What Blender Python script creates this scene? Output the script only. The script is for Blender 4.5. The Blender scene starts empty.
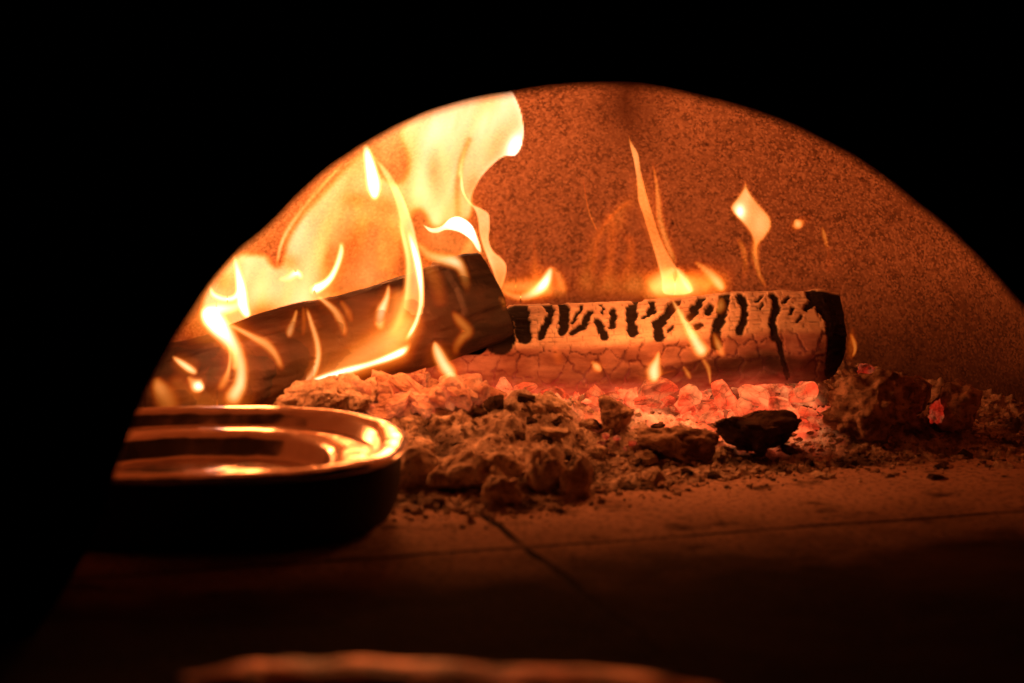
import bpy, math, random
import numpy as np
from mathutils import Vector

random.seed(7)
RNG = np.random.RandomState(7)
scene = bpy.context.scene
C = scene.collection

# ------------------------------------------------------------------ camera
CAM = np.array([0.0, -2.1, 0.40]); PITCH = math.radians(8.0); FPX = 1991.0
cam = bpy.data.cameras.new('camera'); cam.sensor_width = 36; cam.lens = 70
cam.clip_start = 0.05; cam.clip_end = 50
cam.dof.use_dof = True; cam.dof.focus_distance = 2.18; cam.dof.aperture_fstop = 3.5
camo = bpy.data.objects.new('camera', cam); C.objects.link(camo)
camo.location = CAM; camo.rotation_euler = (math.radians(90) - PITCH, 0, 0)
scene.camera = camo
# ------------------------------------------------------------------ world: a dark kitchen
w = bpy.data.worlds.new('World'); scene.world = w; w.use_nodes = True
w.node_tree.nodes['Background'].inputs[0].default_value = (0.001, 0.0007, 0.0005, 1)
w.node_tree.nodes['Background'].inputs[1].default_value = 1.0
vs = scene.view_settings
vs.view_transform = 'Standard'; vs.look = 'None'; vs.exposure = 0.0; vs.gamma = 1.0
cy = scene.cycles
cy.use_denoising = True
try: cy.denoiser = 'OPENIMAGEDENOISE'
except Exception: pass
cy.transparent_max_bounces = 48; cy.max_bounces = 8; cy.diffuse_bounces = 4; cy.glossy_bounces = 4
cy.sample_clamp_indirect = 4.0

# ------------------------------------------------------------------ fire light: lamps in the flames, plus added fill before the logs
FIRE = (1.0, 0.255, 0.06)
def fire_fill_light(loc, watt, rad, col=FIRE):
    l = bpy.data.lights.new('fire_fill_light', 'POINT'); l.energy = watt; l.color = col; l.shadow_soft_size = rad
    o = bpy.data.objects.new('fire_fill_light', l); C.objects.link(o); o.location = loc
    return o
fire_fill_light((-0.17, 0.17, 0.27), 3.2, 0.08)
fire_fill_light((-0.255, -0.215, 0.135), 0.75, 0.025)
fire_fill_light((-0.10, -0.17, 0.17), 1.05, 0.03)  # added fill before the dark log, stronger than the small front flames
fire_fill_light((0.14, -0.115, 0.18), 1.0, 0.03)  # added fill for the pale log's front and the right mound
fire_fill_light((0.16, 0.08, 0.22), 0.6, 0.04)

# ------------------------------------------------------------------ helpers
def P(px, py, Y):
    """a point of the photograph set at depth Y (used for tracing outlines)"""
    a = (px - 512) / FPX; b = -(py - 341.5) / FPX
    dx = a; dy = math.cos(PITCH) + b * math.sin(PITCH); dz = -math.sin(PITCH) + b * math.cos(PITCH)
    t = (Y - CAM[1]) / dy
    return np.array([t * dx, CAM[1] + t * dy, CAM[2] + t * dz])
def Pn(px, py, Y):
    px = np.asarray(px, float); py = np.asarray(py, float)
    a = (px - 512) / FPX; b = -(py - 341.5) / FPX
    dy = math.cos(PITCH) + b * math.sin(PITCH); dz = -math.sin(PITCH) + b * math.cos(PITCH)
    t = (Y - CAM[1]) / dy
    return np.stack([t * a, CAM[1] + t * dy, CAM[2] + t * dz], -1)
def toPx(v):
    d = v - CAM
    zc = d[..., 1] * math.cos(PITCH) - d[..., 2] * math.sin(PITCH)
    yc = d[..., 1] * math.sin(PITCH) + d[..., 2] * math.cos(PITCH)
    return 512 + FPX * d[..., 0] / zc, 341.5 - FPX * yc / zc
def floorP(px, py):
    b = -(py - 341.5) / FPX; dy = math.cos(PITCH) + b * math.sin(PITCH); dz = -math.sin(PITCH) + b * math.cos(PITCH)
    t = -CAM[2] / dz
    return t * (px - 512) / FPX, CAM[1] + t * dy

def hash3(ix, iy, iz, seed):
    h = (ix.astype(np.int64) * 374761393 + iy.astype(np.int64) * 668265263 + iz.astype(np.int64) * 2147483647 + seed * 1274126177) & 0xffffffff
    h = ((h ^ (h >> 13)) * 1274126177) & 0xffffffff
    h = ((h ^ (h >> 16)) * 2246822519) & 0xffffffff
    return ((h ^ (h >> 15)) & 0xffffff) / float(0xffffff)
def vnoise(p, seed=0):
    i = np.floor(p); f = p - i; u = f * f * f * (f * (f * 6 - 15) + 10); i = i.astype(np.int64)
    r = 0
    for dx in (0, 1):
        for dy in (0, 1):
            for dz in (0, 1):
                wgt = (u[..., 0] if dx else 1 - u[..., 0]) * (u[..., 1] if dy else 1 - u[..., 1]) * (u[..., 2] if dz else 1 - u[..., 2])
                r = r + wgt * hash3(i[..., 0] + dx, i[..., 1] + dy, i[..., 2] + dz, seed)
    return r * 2 - 1
def fbm(p, scale, octv=4, seed=0, gain=0.5):
    p = np.asarray(p, float) * scale; a = 1.0; r = 0; t = 0
    for k in range(octv):
        r = r + a * vnoise(p + k * 17.3, seed + k); t += a; a *= gain; p = p * 2.03
    return r / t
def sstep(a, b, x):
    t = np.clip((x - a) / (b - a), 0, 1); return t * t * (3 - 2 * t)
def cellular(q, pts):
    """F1, F2-F1 and nearest id for 2-D points"""
    n = len(q); f1 = np.empty(n); f2 = np.empty(n); idx = np.empty(n, int)
    for s in range(0, n, 6000):
        d = np.sqrt(((q[s:s + 6000, None, :] - pts[None]) ** 2).sum(-1))
        k = np.argpartition(d, 1, axis=1)[:, :2]
        dd = np.take_along_axis(d, k, 1); o = np.argsort(dd, 1)
        dd = np.take_along_axis(dd, o, 1); k = np.take_along_axis(k, o, 1)
        f1[s:s + 6000] = dd[:, 0]; f2[s:s + 6000] = dd[:, 1]; idx[s:s + 6000] = k[:, 0]
    return f1, f2 - f1, idx

def mesh_obj(name, verts, faces, m, parent=None, smooth=True, attrs=None, loc=None):
    me = bpy.data.meshes.new(name)
    verts = np.asarray(verts, float)
    if loc is not None: verts = verts - np.asarray(loc)
    me.from_pydata(verts.tolist(), [], faces if isinstance(faces, list) else faces.tolist())
    if smooth: me.polygons.foreach_set('use_smooth', [True] * len(me.polygons))
    for k, val in (attrs or {}).items():
        val = np.asarray(val, float)
        if val.ndim == 1:
            a = me.attributes.new(k, 'FLOAT', 'POINT'); a.data.foreach_set('value', val.astype(np.float32))
        else:
            a = me.attributes.new(k, 'FLOAT_COLOR', 'POINT')
            c = np.ones((len(val), 4), np.float32); c[:, :3] = val
            a.data.foreach_set('color', c.ravel())
    if m: me.materials.append(m)
    me.update()
    o = bpy.data.objects.new(name, me); C.objects.link(o)
    if loc is not None: o.location = loc
    if parent is not None:
        o.parent = parent
        if loc is None: o.location = -parent.location
        else: o.location = Vector(loc) - parent.location
    return o
def tag(o, label=None, cat=None, group=None, kind=None):
    if label: o['label'] = label
    if cat: o['category'] = cat
    if group: o['group'] = group
    if kind: o['kind'] = kind
    return o
def empty(name, loc, label, cat, group=None):
    o = bpy.data.objects.new(name, None); C.objects.link(o); o.location = loc; o.empty_display_size = 0.02
    return tag(o, label, cat, group)
def grid_faces(nu, nv, wrapv=False, off=0):
    i = np.arange(nu - 1)[:, None]; j = np.arange(nv if wrapv else nv - 1)[None]
    j2 = (j + 1) % nv
    a = i * nv + j; b = (i + 1) * nv + j; c = (i + 1) * nv + j2; d = i * nv + j2
    return np.stack([a, b, c, d], -1).reshape(-1, 4) + off
def catmull(pts, n):
    pts = np.asarray(pts, float)
    if len(pts) == 2: return pts[0] + (pts[1] - pts[0]) * np.linspace(0, 1, n)[:, None]
    p = np.vstack([2 * pts[0] - pts[1], pts, 2 * pts[-1] - pts[-2]])
    L = np.concatenate([[0], np.cumsum(np.linalg.norm(np.diff(pts[:, :2], axis=0), axis=1))]); L /= L[-1]
    s = np.linspace(0, 1, n); k = np.clip(np.searchsorted(L, s, 'right') - 1, 0, len(pts) - 2)
    t = ((s - L[k]) / (L[k + 1] - L[k]))[:, None]
    p0, p1, p2, p3 = p[k], p[k + 1], p[k + 2], p[k + 3]
    return 0.5 * (2 * p1 + (p2 - p0) * t + (2 * p0 - 5 * p1 + 4 * p2 - p3) * t ** 2 + (3 * p1 - p0 - 3 * p2 + p3) * t ** 3)

# ------------------------------------------------------------------ materials
class N:
    def __init__(s, name):
        s.m = bpy.data.materials.new(name); s.m.use_nodes = True; s.t = s.m.node_tree
        s.t.nodes.clear(); s.out = s.t.nodes.new('ShaderNodeOutputMaterial')
    def n(s, typ, **kw):
        x = s.t.nodes.new('ShaderNode' + typ)
        ins = kw.pop('ins', {})
        for k, v in kw.items(): setattr(x, k, v)
        for k, v in ins.items(): s.set(x.inputs[k], v)
        return x
    def set(s, sock, v):
        if isinstance(v, bpy.types.NodeSocket): s.t.links.new(v, sock)
        elif isinstance(v, bpy.types.Node): s.t.links.new(v.outputs[0], sock)
        else: sock.default_value = v
    def noise(s, vec, scale, detail=4, rough=0.55, dist=0.0):
        return s.n('TexNoise', ins={'Vector': vec, 'Scale': scale, 'Detail': detail, 'Roughness': rough, 'Distortion': dist}).outputs['Fac']
    def ramp(s, fac, stops):
        r = s.n('ValToRGB', ins={'Fac': fac}); e = r.color_ramp.elements
        while len(e) < len(stops): e.new(0.5)
        for k, (p, c) in enumerate(stops):
            e[k].position = p; e[k].color = (c, c, c, 1) if not isinstance(c, tuple) else (*c, 1)
        return r.outputs['Color']
    def mix(s, fac, a, b, mode='MIX'):
        r = s.n('Mix', data_type='RGBA', blend_type=mode)
        s.set(r.inputs[0], fac)
        s.set(r.inputs[6], a if not isinstance(a, tuple) else (*a, 1)); s.set(r.inputs[7], b if not isinstance(b, tuple) else (*b, 1))
        return r.outputs[2]
    def math(s, op, a, b=0.0, clamp=False):
        r = s.n('Math', operation=op, use_clamp=clamp); s.set(r.inputs[0], a); s.set(r.inputs[1], b); return r.outputs[0]
    def attr(s, name, out='Fac'):
        return s.n('Attribute', attribute_name=name).outputs[out]
    def obj(s): return s.n('TexCoord').outputs['Object']
    def bsdf(s, col, rough=0.9, bump=None, bstr=1.0, bdist=0.003, emis=None, estr=None, metal=0.0, spec=0.3, normal=None):
        b = s.n('BsdfPrincipled')
        s.set(b.inputs['Base Color'], (*col, 1) if isinstance(col, tuple) else col)
        s.set(b.inputs['Roughness'], rough); s.set(b.inputs['Metallic'], metal); s.set(b.inputs['Specular IOR Level'], spec)
        if bump is not None:
            bn = s.n('Bump', ins={'Height': bump, 'Strength': bstr, 'Distance': bdist})
            s.set(b.inputs['Normal'], bn.outputs[0])
        if emis is not None:
            s.set(b.inputs['Emission Color'], (*emis, 1) if isinstance(emis, tuple) else emis); s.set(b.inputs['Emission Strength'], estr)
        s.t.links.new(b.outputs[0], s.out.inputs[0])
        return s.m

def mat_wall():
    s = N('refractory_plaster'); o = s.obj()
    big = s.noise(o, 2.2, 3); mid = s.noise(o, 70, 4, 0.6); fine = s.noise(o, 210, 4, 0.65)
    vor = s.n('TexVoronoi', feature='F1', ins={'Vector': o, 'Scale': 120.0, 'Randomness': 1.0}).outputs['Distance']
    vv = s.n('TexVoronoi', feature='F1', ins={'Vector': o, 'Scale': 400.0, 'Randomness': 1.0})
    gr = s.n('SeparateColor', ins={0: vv.outputs['Color']}).outputs[0]
    vv2 = s.n('TexVoronoi', feature='F1', ins={'Vector': o, 'Scale': 215.0, 'Randomness': 1.0})
    gr2 = s.n('SeparateColor', ins={0: vv2.outputs['Color']}).outputs[0]
    pits = s.ramp(s.math('ADD', s.math('ADD', s.math('MULTIPLY', gr, 0.40), s.math('MULTIPLY', gr2, 0.30)), s.math('MULTIPLY', s.noise(o, 30, 3, 0.7), 0.6)), [(0.42, 0.0), (0.60, 1.0)])
    pits2 = s.ramp(s.noise(o, 46, 2, 0.5), [(0.22, 0.0), (0.27, 1.0)])
    patch = s.ramp(big, [(0.36, 0.0), (0.62, 1.0)])
    c = s.mix(patch, (0.25, 0.125, 0.08), (0.42, 0.235, 0.155))
    c = s.mix(s.ramp(mid, [(0.35, 0.0), (0.65, 1.0)]), s.mix(0.35, c, (0.16, 0.08, 0.05)), c)
    c = s.mix(pits, s.mix(0.52, c, (0.04, 0.015, 0.01)), c)
    c = s.mix(s.math('MULTIPLY', s.ramp(gr, [(0.5, 0.0), (0.95, 1.0)]), 0.6), c, (0.66, 0.40, 0.28))
    c = s.mix(pits2, (0.05, 0.02, 0.015), c)
    # soot streak on the back of the vault
    sep = s.n('SeparateXYZ', ins={'Vector': o})
    wob = s.math('MULTIPLY', s.math('SUBTRACT', s.noise(o, 5, 2), 0.5), 0.12)
    d = s.math('ABSOLUTE', s.math('ADD', s.math('SUBTRACT', sep.outputs[0], 0.145), wob))
    st = s.ramp(d, [(0.0, 1.0), (0.065, 0.0)])
    hz = s.ramp(sep.outputs[2], [(0.26, 0.0), (0.34, 1.0)])
    c = s.mix(s.math('MULTIPLY', s.math('MULTIPLY', st, hz), 0.9), c, (0.09, 0.035, 0.02))
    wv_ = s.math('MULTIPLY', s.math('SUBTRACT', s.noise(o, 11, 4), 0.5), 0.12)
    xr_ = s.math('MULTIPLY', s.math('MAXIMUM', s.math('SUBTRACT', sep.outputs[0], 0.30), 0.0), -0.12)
    base_shade = s.ramp(s.math('ADD', s.math('ADD', sep.outputs[2], wv_), xr_), [(0.0, 1.0), (0.15, 0.0)])  # contact shade painted along the wall base, reaching higher on the right
    c = s.mix(s.math('MULTIPLY', base_shade, 0.85), c, (0.05, 0.022, 0.014))
    h = s.math('ADD', s.math('ADD', s.math('MULTIPLY', gr2, 0.5), s.math('MULTIPLY', gr, 0.45)), s.math('ADD', s.math('MULTIPLY', fine, 0.15), s.math('MULTIPLY', mid, 0.35)))
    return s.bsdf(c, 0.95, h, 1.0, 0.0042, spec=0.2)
def mat_floor():
    s = N('hearth_tile'); g = s.n('NewGeometry').outputs['Position']
    wob = s.n('TexNoise', ins={'Vector': g, 'Scale': 9.0, 'Detail': 4.0})
    wv = s.n('VectorMath', operation='SCALE', ins={0: wob.outputs['Color'], 'Scale': 0.022}).outputs[0]
    pos = s.n('VectorMath', operation='ADD', ins={0: g, 1: wv}).outputs[0]
    mp = s.n('Mapping', vector_type='TEXTURE'); s.set(mp.inputs['Vector'], pos)
    mp.inputs['Location'].default_value = (0.021, -0.472, 0); mp.inputs['Rotation'].default_value = (0, 0, math.radians(16.5))
    br = s.n('TexBrick', offset=0.0, ins={'Vector': mp.outputs[0], 'Scale': 1.0, 'Mortar Size': 0.0042, 'Mortar Smooth': 0.3,
             'Brick Width': 0.9, 'Row Height': 0.6})
    br.inputs['Color1'].default_value = (0, 0, 0, 1); br.inputs['Color2'].default_value = (0.3, 0.3, 0.3, 1); br.inputs['Mortar'].default_value = (1, 1, 1, 1)
    j = s.math('MULTIPLY', br.outputs['Fac'], s.ramp(s.noise(g, 13, 4, 0.6), [(0.36, 0.45), (0.54, 1.0)]))
    stain = s.ramp(s.noise(g, 7, 5, 0.6, 0.6), [(0.38, 0.0), (0.6, 1.0)])
    st2 = s.n('Mapping'); s.set(st2.inputs['Vector'], g); st2.inputs['Scale'].default_value = (1.0, 1.15, 1)
    dark = s.ramp(s.noise(st2.outputs[0], 16, 3, 0.6), [(0.30, 1.0), (0.42, 0.0)])
    sy = s.n('SeparateXYZ', ins={'Vector': pos})
    line = s.math('ADD', sy.outputs[1], s.math('MULTIPLY', sy.outputs[0], -0.42))
    line = s.math('ADD', line, s.math('MULTIPLY', s.math('SUBTRACT', s.noise(g, 12, 4), 0.5), 0.22))
    dust = s.ramp(s.math('ADD', line, 1.0), [(0.36, 0.0), (0.66, 1.0)])
    c = s.mix(stain, (0.012, 0.007, 0.005), (0.055, 0.03, 0.021))
    c = s.mix(dust, c, (0.48, 0.31, 0.23))
    c = s.mix(s.math('MULTIPLY', dark, 0.85), c, (0.04, 0.022, 0.015))
    front_shade = s.ramp(s.math('ADD', sy.outputs[1], s.math('ADD', 1.0, s.math('MULTIPLY', s.math('SUBTRACT', s.noise(g, 6, 4), 0.5), 0.25))), [(0.34, 1.0), (0.52, 0.0)])  # shade towards the mouth, painted into the floor colour
    c = s.mix(s.math('MULTIPLY', front_shade, 0.75), c, (0.006, 0.004, 0.003))
    c = s.mix(s.ramp(s.noise(g, 150, 3, 0.6), [(0.36, 0.6), (0.5, 0.0)]), c, (0.03, 0.017, 0.012))
    c = s.mix(s.math('MULTIPLY', j, 0.95), c, (0.012, 0.008, 0.006))
    h = s.math('SUBTRACT', s.math('MULTIPLY', s.noise(g, 120, 5, 0.6), 0.4), s.math('MULTIPLY', j, 1.4))
    h = s.math('ADD', h, s.math('MULTIPLY', s.noise(st2.outputs[0], 14, 3), 1.2))
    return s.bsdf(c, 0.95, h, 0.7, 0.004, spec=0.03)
def mat_ash():
    s = N('wood_ash'); g = s.n('NewGeometry').outputs['Position']
    n1 = s.noise(g, 55, 5, 0.65); n2 = s.noise(g, 260, 4, 0.6); n3 = s.noise(g, 18, 3)
    c = s.mix(s.ramp(n1, [(0.36, 0.0), (0.62, 1.0)]), (0.22, 0.14, 0.10), (0.66, 0.51, 0.41))
    c = s.mix(s.ramp(n3, [(0.36, 0.85), (0.5, 0.0)]), c, (0.04, 0.025, 0.02))
    c = s.mix(s.ramp(n2, [(0.3, 0.8), (0.45, 0.0)]), c, (0.07, 0.04, 0.03))
    heat = s.attr('hotness')
    e = s.math('MULTIPLY', heat, s.ramp(s.noise(g, 70, 4, 0.6), [(0.32, 0.15), (0.6, 1.0)]))
    col = s.mix(s.ramp(s.noise(g, 45, 3), [(0.4, 0.0), (0.65, 1.0)]), (1, 0.10, 0.03), (1, 0.26, 0.08))
    h = s.math('ADD', s.math('MULTIPLY', n1, 1.0), s.math('MULTIPLY', n2, 0.6))
    return s.bsdf(c, 0.95, h, 0.9, 0.006, emis=col, estr=s.math('MULTIPLY', e, 1.2), spec=0.1)
def mat_coal(name, base1, base2, strength, hot1=(1, 0.07, 0.025), hot2=(1, 0.25, 0.09), ns=40):
    s = N(name); o = s.obj(); r = s.n('ObjectInfo').outputs['Random']
    off = s.n('CombineXYZ', ins={0: s.math('MULTIPLY', r, 3.0)}).outputs[0]
    v = s.n('VectorMath', operation='ADD', ins={0: o, 1: off}).outputs[0]
    n1 = s.noise(v, ns, 4, 0.6); n2 = s.noise(v, ns * 5, 4, 0.65)
    c = s.mix(s.ramp(n1, [(0.38, 0.0), (0.6, 1.0)]), base1, base2)
    c = s.mix(s.ramp(n2, [(0.32, 0.7), (0.48, 0.0)]), c, (0.05, 0.03, 0.02))
    kw = {}
    h = s.math('ADD', n1, s.math('MULTIPLY', n2, 0.6))
    if strength > 0:
        vo = s.n('TexVoronoi', feature='DISTANCE_TO_EDGE', ins={'Vector': v, 'Scale': ns * 1.7}).outputs['Distance']
        crack = s.ramp(vo, [(0.0, 0.0), (0.045, 1.0)])
        e = s.math('MULTIPLY', s.ramp(n1, [(0.31, 0.12), (0.54, 1.0)]), s.math('ADD', s.math('MULTIPLY', s.math('POWER', r, 1.3), 0.80), 0.38))
        e = s.math('MULTIPLY', e, s.math('ADD', s.math('MULTIPLY', crack, 0.55), 0.45))
        col = s.mix(s.ramp(s.noise(v, ns * 0.8, 3), [(0.4, 0.0), (0.66, 1.0)]), hot1, hot2)
        kw = dict(emis=col, estr=s.math('MULTIPLY', e, strength))
    return s.bsdf(c, 0.95, h, 0.8, 0.004, spec=0.15, **kw)
def mat_log_ash():
    s = N('ash_crusted_wood'); g = s.obj()
    char = s.attr('char'); crack = s.attr('crack'); heat = s.attr('hotness'); low = s.attr('low')
    st = s.n('Mapping'); s.set(st.inputs['Vector'], g); st.inputs['Scale'].default_value = (0.35, 1, 1)
    n1 = s.noise(st.outputs[0], 75, 5, 0.6); n2 = s.noise(g, 240, 4, 0.6)
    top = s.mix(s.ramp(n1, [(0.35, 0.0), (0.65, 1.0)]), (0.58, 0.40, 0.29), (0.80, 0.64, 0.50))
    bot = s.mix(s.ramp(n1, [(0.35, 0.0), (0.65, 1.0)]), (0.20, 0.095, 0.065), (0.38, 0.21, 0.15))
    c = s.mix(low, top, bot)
    c = s.mix(s.ramp(n2, [(0.3, 0.35), (0.45, 0.0)]), c, (0.2, 0.11, 0.07))
    c = s.mix(s.math('MULTIPLY', crack, 0.85), c, (0.06, 0.03, 0.02))
    c = s.mix(char, c, (0.014, 0.008, 0.006))
    col = s.mix(s.ramp(n1, [(0.35, 0.0), (0.7, 1.0)]), (1, 0.06, 0.02), (1, 0.15, 0.05))
    e = s.math('MULTIPLY', heat, s.math('ADD', 0.35, n1))
    h = s.math('ADD', n1, s.math('MULTIPLY', n2, 0.4))
    return s.bsdf(c, 0.9, h, 0.5, 0.002, emis=col, estr=s.math('MULTIPLY', e, 0.85), spec=0.2)
def mat_char():
    s = N('charred_wood'); g = s.obj()
    st = s.n('Mapping'); s.set(st.inputs['Vector'], g); st.inputs['Rotation'].default_value = (0, 0.31, -0.3); st.inputs['Scale'].default_value = (0.16, 1, 1)
    n1 = s.noise(st.outputs[0], 60, 6, 0.65); n2 = s.noise(g, 22, 3); n3 = s.noise(st.outputs[0], 200, 4, 0.6)
    c = s.mix(s.ramp(n1, [(0.38, 0.0), (0.66, 1.0)]), (0.015, 0.008, 0.006), (0.058, 0.030, 0.021))
    c = s.mix(s.ramp(n2, [(0.4, 0.0), (0.62, 0.75)]), c, (0.02, 0.011, 0.008))
    h = s.math('ADD', n1, s.math('MULTIPLY', n3, 0.35))
    return s.bsdf(c, 0.72, h, 0.7, 0.003, spec=0.4)
def mat_flame():
    s = N('flame'); g = s.n('NewGeometry').outputs['Position']
    st = s.n('Mapping'); s.set(st.inputs['Vector'], g); st.inputs['Scale'].default_value = (1.0, 0.6, 0.35)
    n = s.noise(st.outputs[0], 16, 2, 0.5, 0.3)
    k = s.n('MapRange', ins={'Value': n, 'From Min': 0.3, 'From Max': 0.7, 'To Min': 0.82, 'To Max': 1.18}).outputs[0]
    e = s.n('Emission', ins={'Color': s.attr('fire_rgb', 'Color'), 'Strength': k})
    t = s.n('BsdfTransparent'); a = s.n('AddShader'); s.set(a.inputs[0], e.outputs[0]); s.set(a.inputs[1], t.outputs[0])
    s.t.links.new(a.outputs[0], s.out.inputs[0])
    return s.m
def mat_black(name='soot_black'):
    s = N(name); o = s.obj(); n1 = s.noise(o, 30, 5, 0.6)
    return s.bsdf(s.mix(n1, (0.010, 0.007, 0.006), (0.035, 0.025, 0.02)), 0.95, n1, 0.6, 0.004, spec=0.05)
def mat_pan():
    s = N('worn_pan_metal'); o = s.obj()
    n1 = s.noise(o, 9, 3); n2 = s.noise(o, 60, 4, 0.6)
    c = s.mix(n2, (0.62, 0.50, 0.42), (0.80, 0.70, 0.62))
    return s.bsdf(c, s.ramp(n2, [(0.3, 0.16), (0.7, 0.26)]), n1, 0.6, 0.016, metal=1.0)
def mat_pan_out():
    s = N('soot_blackened_metal'); o = s.obj(); n1 = s.noise(o, 40, 4)
    return s.bsdf((0.012, 0.009, 0.008), 0.6, n1, 0.2, 0.002, spec=0.2)
def mat_steel():
    s = N('scuffed_steel'); o = s.obj(); n1 = s.noise(o, 26, 3); n2 = s.noise(o, 34, 2)
    return s.bsdf(s.mix(s.ramp(n2, [(0.42, 0.0), (0.56, 1.0)]), (0.07, 0.025, 0.015), (0.55, 0.24, 0.13)), 0.5, n1, 0.4, 0.01, metal=1.0)
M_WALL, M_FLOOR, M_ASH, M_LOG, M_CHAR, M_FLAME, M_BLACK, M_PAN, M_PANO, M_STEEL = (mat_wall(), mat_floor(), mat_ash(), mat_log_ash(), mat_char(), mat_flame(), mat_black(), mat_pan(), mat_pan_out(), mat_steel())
M_COAL_HOT = mat_coal('glowing_coal', (0.12, 0.06, 0.045), (0.28, 0.17, 0.12), 1.6, (1, 0.065, 0.018), (1, 0.21, 0.06), ns=42)
M_COAL_WARM = mat_coal('ash_coated_coal', (0.36, 0.19, 0.12), (0.58, 0.37, 0.25), 0.34, (1, 0.09, 0.03), (1, 0.28, 0.09))
M_COAL_ASH = mat_coal('fluffy_ash_lump', (0.42, 0.28, 0.20), (0.70, 0.54, 0.42), 0.0, ns=60)
M_COAL_DARK = mat_coal('dead_charcoal', (0.02, 0.012, 0.01), (0.09, 0.05, 0.035), 0.0)
M_COAL_BROWN = mat_coal('layered_char', (0.12, 0.06, 0.04), (0.48, 0.32, 0.23), 0.0, ns=50)
M_EMBER_PINK = mat_coal('ember_heart', (0.12, 0.06, 0.045), (0.35, 0.2, 0.15), 0.33, (1, 0.035, 0.012), (1, 0.17, 0.06), ns=110)

# ------------------------------------------------------------------ structure: floor, vault, front
def build_floor():
    xs = np.linspace(-1.5, 1.5, 4); ys = np.linspace(-1.0, 0.7, 4)
    v = [(x, y, 0) for x in xs for y in ys] + [(x, y, -0.08) for x in xs for y in ys]
    f = grid_faces(4, 4).tolist()
    f = [list(reversed(q)) for q in f] + grid_faces(4, 4, off=16).tolist()
    ring = [0, 4, 8, 12, 13, 14, 15, 11, 7, 3, 2, 1]
    for a, b in zip(ring, ring[1:] + ring[:1]): f.append([a, b, b + 16, a + 16])
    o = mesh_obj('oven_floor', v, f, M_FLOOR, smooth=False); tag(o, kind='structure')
build_floor()
def build_vault():
    cx, cyy, R = 0.03, -0.185, 0.60
    nt, npz = 260, 130
    th = np.linspace(-math.pi * 0.22, math.pi * 1.22, nt)      # open towards the mouth
    ph = np.linspace(-0.02, math.pi / 2, npz)
    T, Ph = np.meshgrid(th, ph, indexing='ij')
    rr = R * np.cos(Ph) ** 0.72
    z = 0.52 * np.sin(np.clip(Ph, -0.05, 2)) ** 0.92 if False else 0.52 * np.sign(np.sin(Ph)) * np.abs(np.sin(Ph)) ** 0.92
    x = cx + rr * np.cos(T); y = cyy + rr * np.sin(T)
    p = np.stack([x, y, z], -1).reshape(-1, 3)
    n = fbm(p, 9, 4, 3) * 0.006 + fbm(p, 60, 3, 9) * 0.0022
    d = p - np.array([cx, cyy, 0.1]); d /= np.linalg.norm(d, axis=1)[:, None]
    p = p + d * n[:, None]
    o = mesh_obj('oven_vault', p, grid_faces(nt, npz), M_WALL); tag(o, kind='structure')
build_vault()
def build_front():
    YF, YB = -0.74, -0.60
    arch = [(10, 662), (36, 630), (64, 590), (86, 550), (102, 512), (121, 455), (137, 412), (153, 378), (176, 335), (203, 295), (235, 254), (270, 224), (304, 191), (340, 160), (380, 135), (428, 113), (470, 100),
            (513, 91), (568, 85), (607, 83.5), (646, 86), (704, 97), (752, 110), (802, 130), (844, 151), (880, 174), (916, 202), (965, 246), (1008, 290), (1042, 333), (1075, 400), (1098, 480), (1105, 560), (1108, 660)]
    a = catmull(arch, 160); a[:, 1] += 3.0
    front = Pn(a[:, 0], a[:, 1], YF); front[0, 2] = front[-1, 2] = -0.02; front[:, 2] = np.maximum(front[:, 2], -0.02)
    cen = np.array([0.055, YF, 0.05])
    nrm = np.array([0.0, 0, 0])
    rough = fbm(front, 30, 3, 5) * 0.0012
    d = front - cen; L = np.linalg.norm(d, axis=1)[:, None]
    front = front + d / L * rough[:, None]
    loops = []
    # outer boundary of the facade, then lip, chamfer inwards
    out = cen + d / L * 1.9; out[:, 2] = np.maximum(out[:, 2], -0.02)
    outb = out.copy(); outb[:, 1] = YB
    mid = front.copy(); mid = cen + (front - cen) * 1.012; mid[:, 1] = YF + 0.012
    back = cen + (front - cen) * 1.16; back[:, 1] = YB
    for l in (out, cen + (front - cen) * 1.5, front, mid, back, cen + (front - cen) * 1.6 + [0, YB - YF, 0], outb):
        l = np.array(l); l[:, 2] = np.maximum(l[:, 2], -0.02); loops.append(l)
    v = np.stack(loops, 1).reshape(-1, 3); n = len(loops)
    f = grid_faces(len(front), n, wrapv=True)
    o = mesh_obj('oven_front', v, f, M_BLACK); tag(o, kind='structure')
build_front()

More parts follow.
